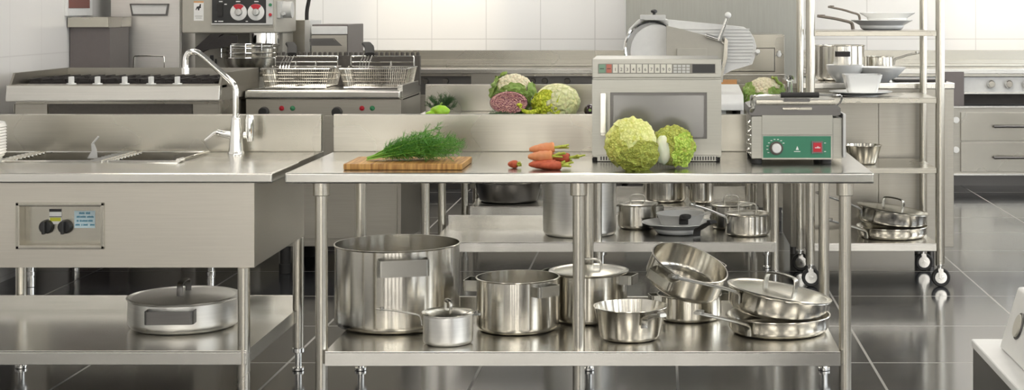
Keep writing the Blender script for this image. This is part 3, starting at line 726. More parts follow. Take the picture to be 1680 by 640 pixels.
def leaf_patch(c, r, axis, ang, amp=.006, seed=0, th=.004, rx=1.0, curl=.012, n=26):
    """leaf shaped like a cap of a sphere about centre c, its middle pointing along axis"""
    b = B(); A = Vector(axis).normalized()
    q = A.to_track_quat('Z', 'Y'); c = Vector(c); rows = []
    rr_n = 16
    top = []
    for shell in (0, 1):
        rows = []
        for i in range(rr_n+1):
            row = []
            for j in range(n*2):
                ph = 2*PI*j/(n*2)
                lim = ang*(1+.10*math.sin(ph*3+seed)+.05*math.sin(ph*7+seed*2)+.035*math.sin(ph*13+seed))
                th_ = lim*i/rr_n
                d = q @ Vector((math.sin(th_)*math.cos(ph)*rx, math.sin(th_)*math.sin(ph), math.cos(th_))).normalized()
                s = i/rr_n
                rad = r + amp*noise.noise(d*6+Vector((seed, 0, 0)))*1.6 + amp*.5*noise.noise(d*17+Vector((0, seed, 0))) + curl*max(0, s-.8)**2*5 * (1+.5*math.sin(ph*5+seed)) - (th if shell else 0)
                row.append(b.bm.verts.new(c+d*rad))
            rows.append(row)
        top.append(rows)
    N2 = n*2
    for s, rows in enumerate(top):
        for a, bb in zip(rows, rows[1:]):
            for j in range(N2): b.bm.faces.new((a[j], a[(j+1) % N2], bb[(j+1) % N2], bb[j]))
    a, bb = top[0][-1], top[1][-1]
    for j in range(N2): b.bm.faces.new((a[j], a[(j+1) % N2], bb[(j+1) % N2], bb[j]))
    bmesh.ops.remove_doubles(b.bm, verts=[v for rows in top for v in rows[0]], dist=1e-5)
    return b
def blob(r, amp=.03, f=3, seed=0, sub=5, c=(0, 0, 0), sc=(1, 1, 1)):
    return B().ball(c, r, sc, sub, lambda d: 1+amp*noise.noise(d*f+Vector((seed, seed, 0)))+amp*.4*noise.noise(d*f*4))
cb = thing('savoy_cabbage', 'large whole yellow-green savoy cabbage in front of the microwave', 'cabbage', (xs(1034, 6.07), 6.075, .9))
cz = .094
obj('head', blob(.086, .03, 3, 1, c=(0, 0, cz)), 'savoy', cb)
obj('leaf', leaf_patch((0, 0, cz), .093, (-.75, -.75, .25), 1.15, seed=1), 'savoy', cb)
obj('leaf', leaf_patch((0, 0, cz), .098, (.45, -.55, .75), 1.0, seed=2), 'savoypale', cb)
obj('leaf', leaf_patch((.012, -.004, cz-.004), .1015, (.35, -.85, -.62), .80, seed=4, rx=1.25), 'savoy2', cb, label='darker lower leaf')
cb = thing('savoy_cabbage', 'smaller cut savoy cabbage with white stalk, right of the large one', 'cabbage', (xs(1103, 6.14), 6.15, .9))
cz = .079
obj('head', blob(.072, .04, 3, 5, c=(0.0, 0, cz)), 'savoy', cb)
obj('leaf', leaf_patch((0, 0, cz), .078, (.25, -.3, .9), 1.2, seed=6, curl=.03), 'savoy2', cb)
obj('leaf', leaf_patch((0, 0, cz), .081, (.75, -.7, -.15), .85, seed=8, curl=.03), 'savoygreen', cb, label='bright green side leaf')
obj('stalk', blob(.034, .1, 2, 3, 4, (-.034, -.052, cz-.008), (.95, .8, 1.6)), 'stalk', cb, label='white cut stalk')

# ------------------------------------------------------------------ food on the second table
VY2 = 9.1
def floor2(px, Y=9.1): return (xs(px, Y), Y, .9)
t = thing('bell_pepper', 'bright lime green pepper at the left end of the second table', 'pepper', floor2(722, 9.0))
obj('fruit', B().ball((0, 0, .032), .045, (1.1, .8, .72), 4, lambda d: 1+.12*math.cos(4*math.atan2(d.y, d.x)+.5)*(1-abs(d.z))+.08*noise.noise(d*2)).ball((-.045, -.005, .018), .028, (1.2, .9, .6), 3), 'limegreen', t)
obj('stem', B().tube([(0, 0, .06), (.004, 0, .072), (.012, 0, .078)], .005, 8), 'cauleaf', t)
def tf2(rnd, i):
    a = rnd.uniform(-1.2, 1.2); return (.09*math.sin(a), rnd.uniform(-.04, .04), .035+.07*math.cos(a)*rnd.uniform(.6, 1)), 0
dill('dill_bunch', 'small dark tuft of dill behind the lime green pepper', floor2(724, 9.2), tf2, 14, ('dilldark', 'dilldark'), seed=5, leaf=.022)
def tf3(rnd, i): return (.22*rnd.uniform(.4, 1), rnd.uniform(-.04, .05), rnd.uniform(.004, .016)), .004
dill('dill_bunch', 'flat sprig of dark dill lying under the red cabbage half', (xs(793, 8.93), 8.93, .9), tf3, 10, ('dilldark', 'dilldark'), seed=8, leaf=.02)
t = thing('red_cabbage', 'halved red cabbage with pink cut face on the second table', 'red cabbage', (xs(835, 9.03), 9.02, .915))
rr = .105; b = B(); n = 48; prof = [(0, 0)]
mt = Matrix.Translation((0, 0, .063)) @ Matrix.Rotation(-PI/2-.22, 4, 'X') @ Matrix.Diagonal((1, .60, .85, 1))
b.lathe([(rr*math.cos(a*PI/24), rr*math.sin(a*PI/24)) for a in range(0, 13)], n=n, mat=mt)
b.bm.faces.new([v for v in list(b.bm.verts)[:n]][::-1]) if False else None
obj('skin', b, 'redskin', t)
b = B(); pr = [(0, -.004)]+[(rr*.97*k/14, -.004+.002*math.sin(k*3)) for k in range(1, 14)]+[(rr*.975, .0), (rr*.9, .004), (0, .004)]
b.lathe(pr, n=n, mat=mt); obj('cut_face', b, 'redcut', t, label='pink marbled cut face')
def cauliflower(label, loc, r, leaves, seed):
    t = thing('cauliflower', label, 'cauliflower', loc); rnd = random.Random(seed)
    b = B(); c = Vector((0, 0, r*1.02)); b.ball(c, r*.86, (1, 1, .9), 4)
    for i in range(240):
        zz = 1-1.45*i/240; q = math.sqrt(max(0, 1-zz*zz)); a = i*2.39996
        d = Vector((q*math.cos(a), q*math.sin(a), zz)); k = r*(.9+.05*rnd.random())
        b.ball(c+Vector((d.x*k, d.y*k, d.z*k*.9)), r*rnd.uniform(.10, .15), sub=2)
    obj('curd', b, 'curd', t, smooth=80)
    for i, (ax, an, rx) in enumerate(leaves):
        obj('leaf', leaf_patch(c, r*1.08, ax, an, seed=i+seed, rx=rx, curl=.03, amp=.008), 'cauleaf', t)
    return t
cauliflower('whole cauliflower in green leaves behind the red cabbage half', floor2(842, 9.27), .115, [((-1, -.3, .3), .55, .7), ((-.7, -.6, -.5), .8, 1), ((.95, -.4, -.3), .75, .8), ((.1, -1, .12), .38, 1.9), ((.1, -.9, -.6), .8, 1.2), ((-.55, .1, .85), .3, .6)], 1)
cauliflower('whole cauliflower with leaves standing behind the panini press', floor2(1253, 9.2), .106, [((-1, -.4, -.1), .8, .8), ((.75, -.1, .8), .38, .6), ((.55, -1, .15), .32, 1.2), ((.9, -.3, -.4), .8, .8), ((-.4, -.9, -.6), .7, 1.2)], 12)
t = thing('white_cabbage', 'pale white-green cabbage with yellow leaves right of the red cabbage', 'cabbage', floor2(914, 9.12))
obj('head', blob(.118, .035, 2.5, 3, c=(0, 0, .088), sc=(1.02, .9, .76)), 'napa', t)
obj('leaf', leaf_patch((0, 0, .078), .124, (.5, -.75, -.25), .95, seed=3, rx=1.35), 'napa', t)
obj('leaf', leaf_patch((-.015, 0, .068), .120, (-.5, -.8, -.15), .85, seed=5, curl=.03, rx=1.1), 'lime', t, label='bright yellow frilly leaf')
obj('leaf_stalk', B().tube(smoothpath([(-.10, -.07, .03), (-.15, -.09, .02), (-.185, -.1, .035), (-.20, -.1, .065)], 2), .014, 10, taper=.8).ball((-.20, -.1, .065), .014, (1.4, 1, .8), 2), 'lime', t, label='yellow stalk')
t = thing('aubergine', 'dark aubergine just left of the microwave on the second table', 'aubergine', (xs(968, 9.0), 9.05, .9))
obj('fruit', B().ball((0, 0, .034), .036, (1.0, 1.6, .95), 4), 'aubergine', t)
obj('stem', B().tube([(0, -.05, .036), (0, -.075, .04)], .008, 8), 'cauleaf', t)
b = B(); b.lathe([(0, 0), (.024, 0), (.026, .005), (.024, .10), (.016, .14), (.014, .19), (.022, .2), (.022, .215), (.012, .225), (0, .225), (0, .22), (.01, .19), (.012, .14), (.02, .1), (.022, .008), (0, .006)], n=28)
o = obj('glass_bottle', b, 'glass'); o.location = (xs(1296, 9.1), 9.1, .9); tag(o, 'small clear glass bottle standing beside the rack post behind the press', 'bottle')

# ------------------------------------------------------------------ slicer
LY = 9.0
def lx(p, Y=LY): return xs(p, Y)
def lz(p, Y=LY): return zs(p, Y)
sl = thing('meat_slicer', 'white metal meat slicer behind the microwave on the second table', 'slicer', (lx(1125), LY+.2, .9))
obj('base', B().prism([(8.84, .945), (8.84, .98), (8.88, 1.03), (9.42, 1.06), (9.42, .945)], 'X', lx(1030), lx(1218), .008), 'whitemetal', sl, world=True)
obj('base_skirt', B().box(lx(1030), lx(1190), 8.90, 9.40, .905, .945).box(lx(1213), lx(1218), 8.86, 9.40, .905, .945), 'palegrey', sl, world=True)
for fx, fy in ((1036, 8.90), (1212, 8.90), (1036, 9.36), (1212, 9.36)): obj('foot', B().cyl((lx(fx), fy), .02, .9, .946, 16), 'rubber', sl, world=True)
def disc(px, py, r, y0, y1, Y=LY): return B().cyl2((lx(px), y1, lz(py)), (lx(px), y0, lz(py)), r, 72, None, .004)
obj('blade_housing', B().prism([(lx(1048), lz(31)), (lx(1095), lz(31)), (lx(1112), lz(44)), (lx(1112), lz(130)), (lx(1040), lz(130)), (lx(1024), lz(95)), (lx(1023), lz(72)), (lx(1031), lz(48))], 'Y', LY+.06, LY+.12, .012, seg=3).cyl2((lx(1070), LY+.12, lz(80)), (lx(1070), LY+.05, lz(80)), .155, 72, None, .006), 'whitemetal', sl, world=True)
ring = B(); 
pr = []
mt = Matrix.Translation((lx(1070), LY+.035, lz(80))) @ Matrix.Rotation(PI/2, 4, 'X')
ring.lathe([(.140, 0), (.155, 0), (.157, .012), (.150, .02), (.142, .016), (.140, 0)], n=72, mat=mt)
obj('guard_ring', ring, 'chrome', sl, world=True)
obj('blade', disc(1078, 84, .148, LY+.025, LY+.036), 'whitemetal', sl, world=True)
obj('sharpener_cover', B().box(lx(1050), lx(1092), LY-.01, LY+.1, lz(32.5), lz(24.5), .004).box(lx(1057), lx(1090), LY-.012, LY+.02, lz(33), lz(32)), 'palegrey', sl, world=True)
obj('knob', B().lathe([(0, 0), (.008, 0), (.008, .008), (.018, .014), (.018, .024), (.008, .03), (0, .03)], (lx(1073), LY+.04, lz(24.5)), 20), 'black', sl, world=True)
obj('meat_guard', B().prism([(lx(1093), lz(42)), (lx(1120), lz(48)), (lx(1187), lz(66)), (lx(1188), lz(100)), (lx(1093), lz(100))], 'Y', LY-.03, LY-.02, .002), 'beige', sl, world=True)
obj('meat_guard_pusher', B().box(lx(1110), lx(1160), LY-.045, LY-.031, lz(100), lz(79), .004), 'beige', sl, world=True)
pl = obj('carriage_plate', B().prism([(lx(1096), lz(32)), (lx(1160), lz(38)), (lx(1220), lz(44)), (lx(1229), lz(50)), (lx(1237), lz(62)), (lx(1241), lz(76)), (lx(1238), lz(95)), (lx(1234), lz(106)), (lx(1200), lz(115)), (lx(1186), lz(122)), (lx(1186), lz(135)), (lx(1096), lz(135))], 'Y', LY+.0, LY+.022, .003), 'whitemetal', sl, world=True)
rb = B()
for i in range(11):
    py = 48+i*5.4; e = 1226+10*math.sin((py-40)/70*PI)
    rb.box(lx(1100 if i < 3 else 1190), lx(e), LY-.006, LY+.001, lz(py+1.0), lz(py-1.0), .0015)
obj('plate_rib', rb, 'palegrey', pl, world=True)
obj('plate_knob', B().cyl2((lx(1241), LY+.01, lz(88)), (lx(1243), LY-.03, lz(84)), .012, 16), 'whitemetal', pl, world=True)
obj('handle_arm', B().cyl2((lx(1179), LY-.05, lz(66)), (lx(1192), LY-.06, lz(30)), .0125, 14, .009).cyl2((lx(1157), LY-.05, lz(57)), (lx(1181), LY-.05, lz(65)), .011, 14).tube([(lx(1180), LY-.05, lz(62)), (lx(1190), LY-.02, lz(75)), (lx(1187), LY+.0, lz(98))], .009, 10), 'chrome', sl, world=True)
obj('handle_ball', B().ball((lx(1193.5), LY-.06, lz(25)), .018, sub=3), 'white', sl, world=True)
obj('carriage_arm', B().prism([(lx(1188), lz(60)), (lx(1194), lz(66)), (lx(1193), lz(95)), (lx(1183), lz(135)), (lx(1180), lz(135)), (lx(1186), lz(95))], 'Y', LY-.04, LY-.005, .003), 'steel', sl, world=True)

# ------------------------------------------------------------------ gas range (left)
RY = 8.72
rx0, rx1 = -3.47, -2.345
ra = thing('gas_range', 'wide steel gas range with five top knobs behind the sink', 'range', ((rx0+rx1)/2, RY+.4, 0))
b = B(); b.box(rx0+.03, rx1-.01, RY+.05, 9.6, .16, 1.0, .003); obj('body', b, 'steel', ra, world=True)
def ry(p): return xs(p, RY)
def rz(p): return zs(p, RY)
b = B(); b.prism([(RY+.0, rz(141)), (RY-.012, rz(163)), (RY-.012, rz(166.5)), (RY+.05, rz(166.5)), (RY+.05, 1.085), (RY+.01, 1.085)], 'X', rx0, rx1+.005, .003); obj('front_apron', b, 'top', ra, world=True)
b = B(); b.box(rx0, rx1, RY+.01, 9.6, 1.0, 1.068, .002); b.box(rx0, rx1, RY+.005, RY+.17, 1.068, 1.087, .003)
for xx in (rx0, rx1-.012):
    b.prism([(RY+.04, 1.068), (RY+.04, 1.09), (RY+.09, 1.148), (9.6, 1.148), (9.6, 1.068)], 'X', xx, xx+.012)
b.box(rx0, rx1, 9.585, 9.6, 1.068, 1.148)
top = obj('cooktop', b, 'body', ra, world=True)
obj('spill_tray', B().box(rx0+.05, rx1-.05, RY+.18, 9.58, 1.0685, 1.0705), 'castiron', ra, world=True)
for i in range(5):
    cxp = rx0+.14+i*(rx1-rx0-.2)/4.6
    for cy in (9.05, 9.38):
        b = B()
        for dx in (-.09, -.03, .03, .09): b.box(cxp+dx-.006, cxp+dx+.006, cy-.13, cy+.13, 1.094, 1.112, .002)
        for dy in (-.12, 0, .12): b.box(cxp-.1, cxp+.1, cy+dy-.006, cy+dy+.006, 1.069, 1.10, .002)
        g = obj('burner_grate', b, 'castiron', ra, world=True)
        if cy < 9.2: obj('burner_cap', B().cyl((cxp, cy), .035, 1.07, 1.09, 24), 'castiron', g, world=True)
for kx in (117, 160, 204.5, 248, 291):
    X = xs(kx, RY+.08); yk = RY+.08
    obj('knob', B().cyl((X, yk), .026, 1.086, 1.094, 20).box(X-.009, X+.009, yk-.022, yk+.022, 1.092, 1.13, .004, 3), 'white', ra, world=True)
b = B(); b.box(ry(76), ry(312), RY+.035, RY+.052, .45, .985, .002); od = obj('oven_door', b, 'grill', ra, world=True, label='dark oven door')
obj('door_handle', B().cyl2((ry(90), RY+.0, .86), (ry(298), RY+.0, .86), .012).cyl2((ry(95), RY, .86), (ry(95), RY+.04, .86), .009).cyl2((ry(293), RY, .86), (ry(293), RY+.04, .86), .009), 'chrome', od, world=True)
obj('side_panel', B().box(rx0+.03, ry(19), RY+.03, RY+.052, .17, .985).box(ry(21), ry(74), RY+.03, RY+.052, .17, .985, .002), 'body', ra, world=True)
obj('side_panel', B().box(ry(314), ry(357), RY+.03, RY+.052, .17, .985, .002).box(ry(359), rx1-.01, RY+.03, RY+.052, .17, .985), 'body', ra, world=True)
for fx, fy in ((-2.416, 8.83), (-3.38, 8.83), (-2.416, 9.5), (-3.38, 9.5)):
    obj('foot', B().cyl((fx, fy), .02, .05, .165, 16).cyl((fx, fy), .024, .06, .085, 16).cyl((fx, fy), .022, 0, .055, 16), 'chrome', ra, world=True)

# ------------------------------------------------------------------ double fryer
fy0, fy1 = 9.23, 10.0; fx0, fx1 = -2.335, -1.463
def qx(p, Y=9.23): return xs(p, Y)
def qz(p, Y=9.23): return zs(p, Y)
fr = thing('deep_fryer', 'double deep fryer cabinet with two wire baskets, right of the gas range', 'fryer', ((fx0+fx1)/2, 9.6, 0))
b = B(); b.box(fx0, fx1, fy0+.02, fy1, .155, .985, .004); obj('body', b, 'body', fr, world=True)
b = B(); b.box(fx0, fx1, fy0-.01, fy0+.08, .985, 1.036, .014, 4); b.box(fx0, fx1, fy0+.08, fy1-.06, .975, .99); b.box(fx0, fx0+.03, fy0+.08, fy1, .985, 1.036, .003); b.box(fx1-.03, fx1, fy0+.08, fy1, .985, 1.06, .003); b.box((fx0+fx1)/2-.04, (fx0+fx1)/2+.04, fy0+.08, fy1, .985, 1.03)
obj('rim_top', b, 'top', fr, world=True)
for lamp_px, mt_, nm in ((461, 'red', 'red'), (479, 'greenlamp', 'green'), (593, 'red', 'red'), (610, 'greenlamp', 'green')):
    X = qx(lamp_px); Z = qz(178)
    obj('indicator_lamp', B().cyl2((X, fy0+.02, Z), (X, fy0+.01, Z), .014, 20, None, .002).ball((X, fy0+.01, Z), .011, (1, .6, 1), 2), mt_, fr, world=True, label=nm+' indicator lamp')
for kx in (432, 552):
    X = qx(kx); Z = qz(184); obj('knob', B().cyl2((X, fy0+.02, Z), (X, fy0-.015, Z), .03, 24, .026, .003), 'black', fr, world=True)
for a, c in ((fx0+.02, (fx0+fx1)/2-.01), ((fx0+fx1)/2+.01, fx1-.02)):
    d = obj('door', B().box(a, c, fy0+.004, fy0+.021, .2, qz(190), .003), 'body', fr, world=True)
    obj('handle', B().box((a+c)/2-.1, (a+c)/2+.1, fy0-.02, fy0-.008, .8, .82, .003).box((a+c)/2-.1, (a+c)/2-.085, fy0-.01, fy0+.005, .8, .82).box((a+c)/2+.085, (a+c)/2+.1, fy0-.01, fy0+.005, .8, .82), 'chrome', d, world=True)
b = B(); z1 = 1.5-(91-12)*9.98/2700
b.box(fx0+.0, fx1+.005, 9.93, 9.98, 1.03, z1, .003)
for i in range(28):
    X = fx0+.02+i*(fx1-fx0-.03)/27; b.cyl((X, 9.955), .010, z1-.004, z1+.022, 10, .004)
obj('rear_guard', b, 'grill', fr, world=True)
for fx in (-2.12, -1.53):
    for fy in (9.28, 9.92): obj('foot', B().cyl((fx, fy), .03, .05, .156, 16).cyl((fx, fy), .036, 0, .055, 16), 'rubber', fr, world=True)
def basket(label, px0, px1, hpx, rail0, rail1, loop):
    Yb = 9.42; x0, x1 = xs(px0, Yb), xs(px1, Yb); y0, y1 = Yb, 9.80; zt, zb_ = zs(113, Yb), 1.04
    t = thing('fryer_basket', label, 'basket', ((x0+x1)/2, (y0+y1)/2, zb_))
    w = B(); r = .0016
    def seg(p, q, rr=r): w.tube([p, q], rr, 4)
    ins = .022
    nx, ny, nz = 30, 16, 3
    def pt(u, v, s): # u,v in 0..1 ; s height 0..1
        k = ins*(1-s); return (x0+k+(x1-x0-2*k)*u, y0+k+(y1-y0-2*k)*v, zb_+(zt-zb_)*s)
    for i in range(nx+1):
        seg(pt(i/nx, 0, 0), pt(i/nx, 0, 1)); seg(pt(i/nx, 1, 0), pt(i/nx, 1, 1)); seg(pt(i/nx, 0, 0), pt(i/nx, 1, 0))
    for i in range(ny+1):
        seg(pt(0, i/ny, 0), pt(0, i/ny, 1)); seg(pt(1, i/ny, 0), pt(1, i/ny, 1)); seg(pt(0, i/ny, 0), pt(1, i/ny, 0))
    for k in range(1, nz):
        s = k/nz
        for a, c in (((0, 0), (1, 0)), ((1, 0), (1, 1)), ((1, 1), (0, 1)), ((0, 1), (0, 0))): seg(pt(*a, s), pt(*c, s))
    m_ = obj('wire_mesh', w, 'tube', t, world=True)
    w = B()
    for s in (0, 1):
        for a, c in (((0, 0), (1, 0)), ((1, 0), (1, 1)), ((1, 1), (0, 1)), ((0, 1), (0, 0))): w.tube([pt(*a, s), pt(*c, s)], .0038, 8)
    obj('frame', w, 'chrome', t, world=True)
    # handle of four wires rising backward with dark grip
    w = B(); hy = 9.50
    hp = xs(hpx, hy)
    for i in range(4): w.tube([(hp-.026+i*.017, 9.43, zt-.0), (hp-.026+i*.017, 9.46, zt+.03), (hp-.026+i*.017, 9.6, zt+.085)], .0032, 6)
    w.tube([(hp-.03, 9.44, zt+.008), (hp+.03, 9.44, zt+.008)], .003, 6)
    h = obj('handle', w, 'chrome', t, world=True)
    obj('grip', B().tube([(hp+.01, 9.58, zt+.078), (hp-.015, 9.70, zt+.118), (hp-.05, 9.8, zt+.135)], 0, 10, flat=(.028, .012)), 'rubber', h, world=True)
    # hanging rail behind
    w = B(); Yr = 9.86
    a, c = xs(rail0, Yr), xs(rail1, Yr); zz0, zz1 = zs(131, Yr), zs(92.5, Yr)
    w.tube(smoothpath([(a, Yr, zz0), (a, Yr, zz1-.02), (a, Yr, zz1), (a+.02, Yr, zz1), (c-.02, Yr, zz1), (c, Yr, zz1), (c, Yr, zz1-.02), (c, Yr, zz0)], 1), .0045, 8, up=(0, 1, 0))
    w.tube([(a, Yr, zs(102, Yr)), (c, Yr, zs(102, Yr))], .0035, 8); 
    for l in loop: w.tube(smoothpath([(xs(l, Yr), Yr, zs(101, Yr)), (xs(l, Yr), Yr-.012, zs(107, Yr)), (xs(l-2, Yr), Yr-.03, zs(114, Yr))], 1), .006, 8)
    w.tube([(a, Yr, zz0+.005), (a, 9.79, zt)], .003, 6); w.tube([(c, Yr, zz0+.005), (c, 9.79, zt)], .003, 6)
    obj('hanging_rail', w, 'chrome', t, world=True)
    return t
basket('left wire basket resting on the deep fryer', 428, 540, 471, 452, 554, (486, 519))
basket('right wire basket resting on the deep fryer', 557, 668, 600, 576, 679, (642,))

# ------------------------------------------------------------------ things behind the range
wX = XL
# cabinet with recessed handles
def stand_box(name, label, cat, px0, px1, ztop, y0, depth, mat='body', zb=.0):
    X0, X1 = xs(px0, y0), xs(px1, y0)
    t = thing(name, label, cat, ((X0+X1)/2, y0+depth/2, 0))
    return t, X0, X1
CY = 10.45
t = thing('steel_cabinet', 'tall steel cabinet with a bright recessed grip behind the gas range', 'cabinet', (xs(238, CY), CY+.3, 0))
obj('body', B().box(xs(180, CY), xs(296, CY), CY+.02, CY+.6, 0, 2.0, .004), 'panel', t, world=True)
d = obj('door', B().box(xs(182, CY), xs(295, CY), CY, CY+.02, 1.05, 1.99, .004), 'panel', t, world=True)
def px_poly(pts, Y): return [(xs(a, Y), zs(b_, Y)) for a, b_ in pts]
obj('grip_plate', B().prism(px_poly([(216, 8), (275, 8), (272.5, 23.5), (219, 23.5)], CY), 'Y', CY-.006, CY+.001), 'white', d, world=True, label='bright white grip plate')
b = B()
q = px_poly([(213.5, 6), (278, 6), (275, 26), (217, 26)], CY); qi = px_poly([(216, 8), (275, 8), (272.5, 23), (219, 23)], CY)
for i in range(4):
    j = (i+1) % 4; b.prism([q[i], q[j], qi[j], qi[i]], 'Y', CY-.012, CY+.001)
obj('grip_frame', b, 'darksteel', d, world=True)
b = B(); q = px_poly([(210, 88), (275, 88), (275, 130), (210, 130)], CY)
b.tube(smoothpath([(xs(220, CY), CY-.004, zs(130, CY)), (xs(220, CY), CY-.004, zs(94, CY)), (xs(222, CY), CY-.004, zs(91.5, CY)), (xs(268, CY), CY-.004, zs(91.5, CY)), (xs(270, CY), CY-.004, zs(94, CY)), (xs(270, CY), CY-.004, zs(130, CY))], 1), .004, 8, up=(0, 1, 0))
obj('lower_grip', b, 'chrome', t, world=True)
PYc = 10.0
t = thing('steel_pedestal', 'grey steel pedestal with an overhanging cap in the left corner behind the range', 'pedestal', (xs(144, PYc), PYc+.17, 0))
obj('column', B().box(XL+.006, xs(180, PYc), PYc, PYc+.36, 0, zs(45, PYc), .003), 'brown', t, world=True)
obj('cap', B().box(XL+.005, xs(181, PYc), PYc-.04, PYc+.40, zs(45, PYc), zs(28, PYc), .004), 'steel', t, world=True)
t = thing('wall_notice', 'red-brown notice in a white frame on the left wall above the pedestal', 'notice', (XL, 10.2, 1.5))
obj('frame', B().box(XL, XL+.02, 9.92, 10.36, zs(26, 10), 2.0, .004), 'white', t, world=True)
obj('print', B().box(XL+.02, XL+.023, 9.94, 10.30, zs(13.5, 10), 1.9), 'redbrown', t, world=True)

# mixer
QY = 10.25
def kx_(p): return xs(p, QY)
def kz(p): return zs(p, QY)
t = thing('planetary_mixer', 'large planetary mixer with two red and white dials between cabinet and fryer', 'mixer', (kx_(376), QY+.35, 0))
obj('head', B().box(kx_(298), kx_(452), QY, QY+.58, kz(54.5), 1.78, .012, 3), 'beige', t, world=True)
obj('column', B().box(kx_(297), kx_(446), QY+.3, QY+.6, .0, kz(54), .01), 'beige', t, world=True)
sh = B(); sh.cyl2((kx_(424), QY+.14, kz(54)), (kx_(424), QY+.14, kz(73)), .095, 36); obj('agitator_shaft', sh, 'chrome', t, world=True)
cpn = obj('control_panel', rect(348.5, 447, -8, 38, QY, -.012, .002, .002), 'black', t, world=True)
obj('panel_edge', rect(347.5, 448, 38, 40.5, QY, -.014, .002).box(kx_(437.5), kx_(448), QY-.014, QY, kz(38), kz(-8)), 'palegrey', cpn, world=True)
for k_ in (392.5, 421):
    X, Z = kx_(k_), kz(20)
    obj('dial_ring', B().lathe([(.022, 0), (.05, 0), (.052, .004), (.048, .006), (.024, .008), (.022, 0)], n=40, mat=Matrix.Translation((X, QY-.012, Z)) @ Matrix.Rotation(PI/2, 4, 'X')), 'white', cpn, world=True)
    bb = B(); pts = [(X+.051*math.cos(a), Z+.051*math.sin(a)) for a in [math.radians(50+8*i) for i in range(11)]] + [(X+.023*math.cos(a), Z+.023*math.sin(a)) for a in [math.radians(130-8*i) for i in range(11)]]
    bb.prism(pts, 'Y', QY-.0215, QY-.019); obj('dial_sector', bb, 'red', cpn, world=True, label='red dial sector')
    obj('dial_knob', B().cyl2((X, QY-.012, Z), (X, QY-.035, Z), .021, 24, .018).box(X-.004, X+.004, QY-.045, QY-.03, Z-.018, Z+.018, .002), 'palegrey', cpn, world=True)
obj('rocker_switch', rect(357.5, 366.5, 6, 27, QY, -.022, -.012, .002), 'rubber', cpn, world=True)
obj('lamp', B().cyl2((kx_(444.5), QY-.014, kz(24)), (kx_(444.5), QY-.02, kz(24)), .01, 16), 'red', cpn, world=True, label='red lamp')
obj('lamp', B().cyl2((kx_(444.5), QY-.014, kz(8)), (kx_(444.5), QY-.02, kz(8)), .01, 16), 'greenlamp', cpn, world=True, label='green lamp')
b = B()
for a, c, e in ((360, 366, 2.5), (388, 395, 2.5), (418, 425, 2.5), (353, 357, 35), (359, 367, 35), (404, 407.5, 35), (369, 373, 7)): b.box(kx_(a), kx_(c), QY-.0135, QY-.012, kz(e+.8), kz(e-.8))
obj('panel_print', b, 'white', cpn, world=True)
st = obj('sticker', rect(318, 334, 2.5, 34, QY, -.001, .002), 'white', t, world=True, label='white sticker with a black horse-like figure')
obj('sticker_band', rect(318, 334, 2, 4.5, QY, -.0016, -.001), 'orange', st, world=True)
obj('sticker_figure', B().prism(px_poly([(321, 16), (323, 11), (327, 10), (328, 6.5), (330, 7), (329.5, 10), (330, 12.5), (327.5, 14), (327, 17), (325, 17), (324.5, 14), (323, 14.5), (322, 17)], QY), 'Y', QY-.0016, QY-.001), 'black', st, world=True)
obj('sticker_print', B().box(kx_(320), kx_(332), QY-.0016, QY-.001, kz(27), kz(26.2)).box(kx_(321), kx_(331), QY-.0016, QY-.001, kz(30), kz(29.3)), 'keygrey', st, world=True)
obj('hub', B().box(kx_(450), kx_(458), QY+.04, QY+.2, kz(30), kz(2), .006).cyl2((kx_(456), QY+.12, kz(16)), (kx_(473), QY+.12, kz(16)), .052, 24).cyl2((kx_(462), QY+.03, kz(23)), (kx_(462), QY+.09, kz(23)), .01), 'palegrey', t, world=True)
bw = B(); bc = (kx_(403), QY+.12)
prof = [(0, zs(128, QY)), (.08, zs(127, QY)), (.14, zs(118, QY)), (.165, zs(104, QY)), (.172, zs(78, QY)), (.182, zs(76, QY)), (.182, zs(75, QY)), (.168, zs(75, QY)), (.16, zs(100, QY)), (.1, zs(120, QY)), (0, zs(122, QY))]
bw.lathe(prof, (bc[0], bc[1], 0), 56); obj('bowl', bw, 'lid', t, world=True)
obj('bowl_support', B().box(kx_(360), kx_(446), QY+.06, QY+.34, .75, zs(126, QY), .01).cyl((bc[0], bc[1]), .06, .1, .76, 20).box(kx_(330), kx_(460), QY-.02, QY+.62, 0, .12, .01), 'beige', t, world=True)
g = B()
for k_, py in enumerate((72, 79, 87, 95)):
    pts = [(bc[0]+(.188+.002*k_)*math.cos(a), bc[1]+(.188+.002*k_)*math.sin(a), zs(py, QY)) for a in [math.radians(200+i*7.5) for i in range(19)]]
    g.tube(pts, .003, 6)
for a in (215, 245, 275, 305, 330): g.tube([(bc[0]+.189*math.cos(math.radians(a)), bc[1]+.189*math.sin(math.radians(a)), zs(p, QY)) for p in (72, 95)], .003, 6)
obj('bowl_guard', g, 'chrome', t, world=True)
obj('lift_arm', B().prism(px_poly([(320, 80), (347, 56), (366, 56), (352, 70), (330, 88), (322, 90)], QY), 'Y', QY-.03, QY+.03, .004).prism(px_poly([(332, 88), (347, 70), (368, 58), (393, 58), (393, 70), (370, 78), (345, 80)], QY), 'Y', QY-.055, QY-.03, .004), 'castiron', t, world=True)
obj('vent_slots', B().box(kx_(323), kx_(329), QY+.296, QY+.3, kz(109), kz(93)).box(kx_(331), kx_(334.5), QY+.296, QY+.3, kz(109), kz(99)), 'black', t, world=True)

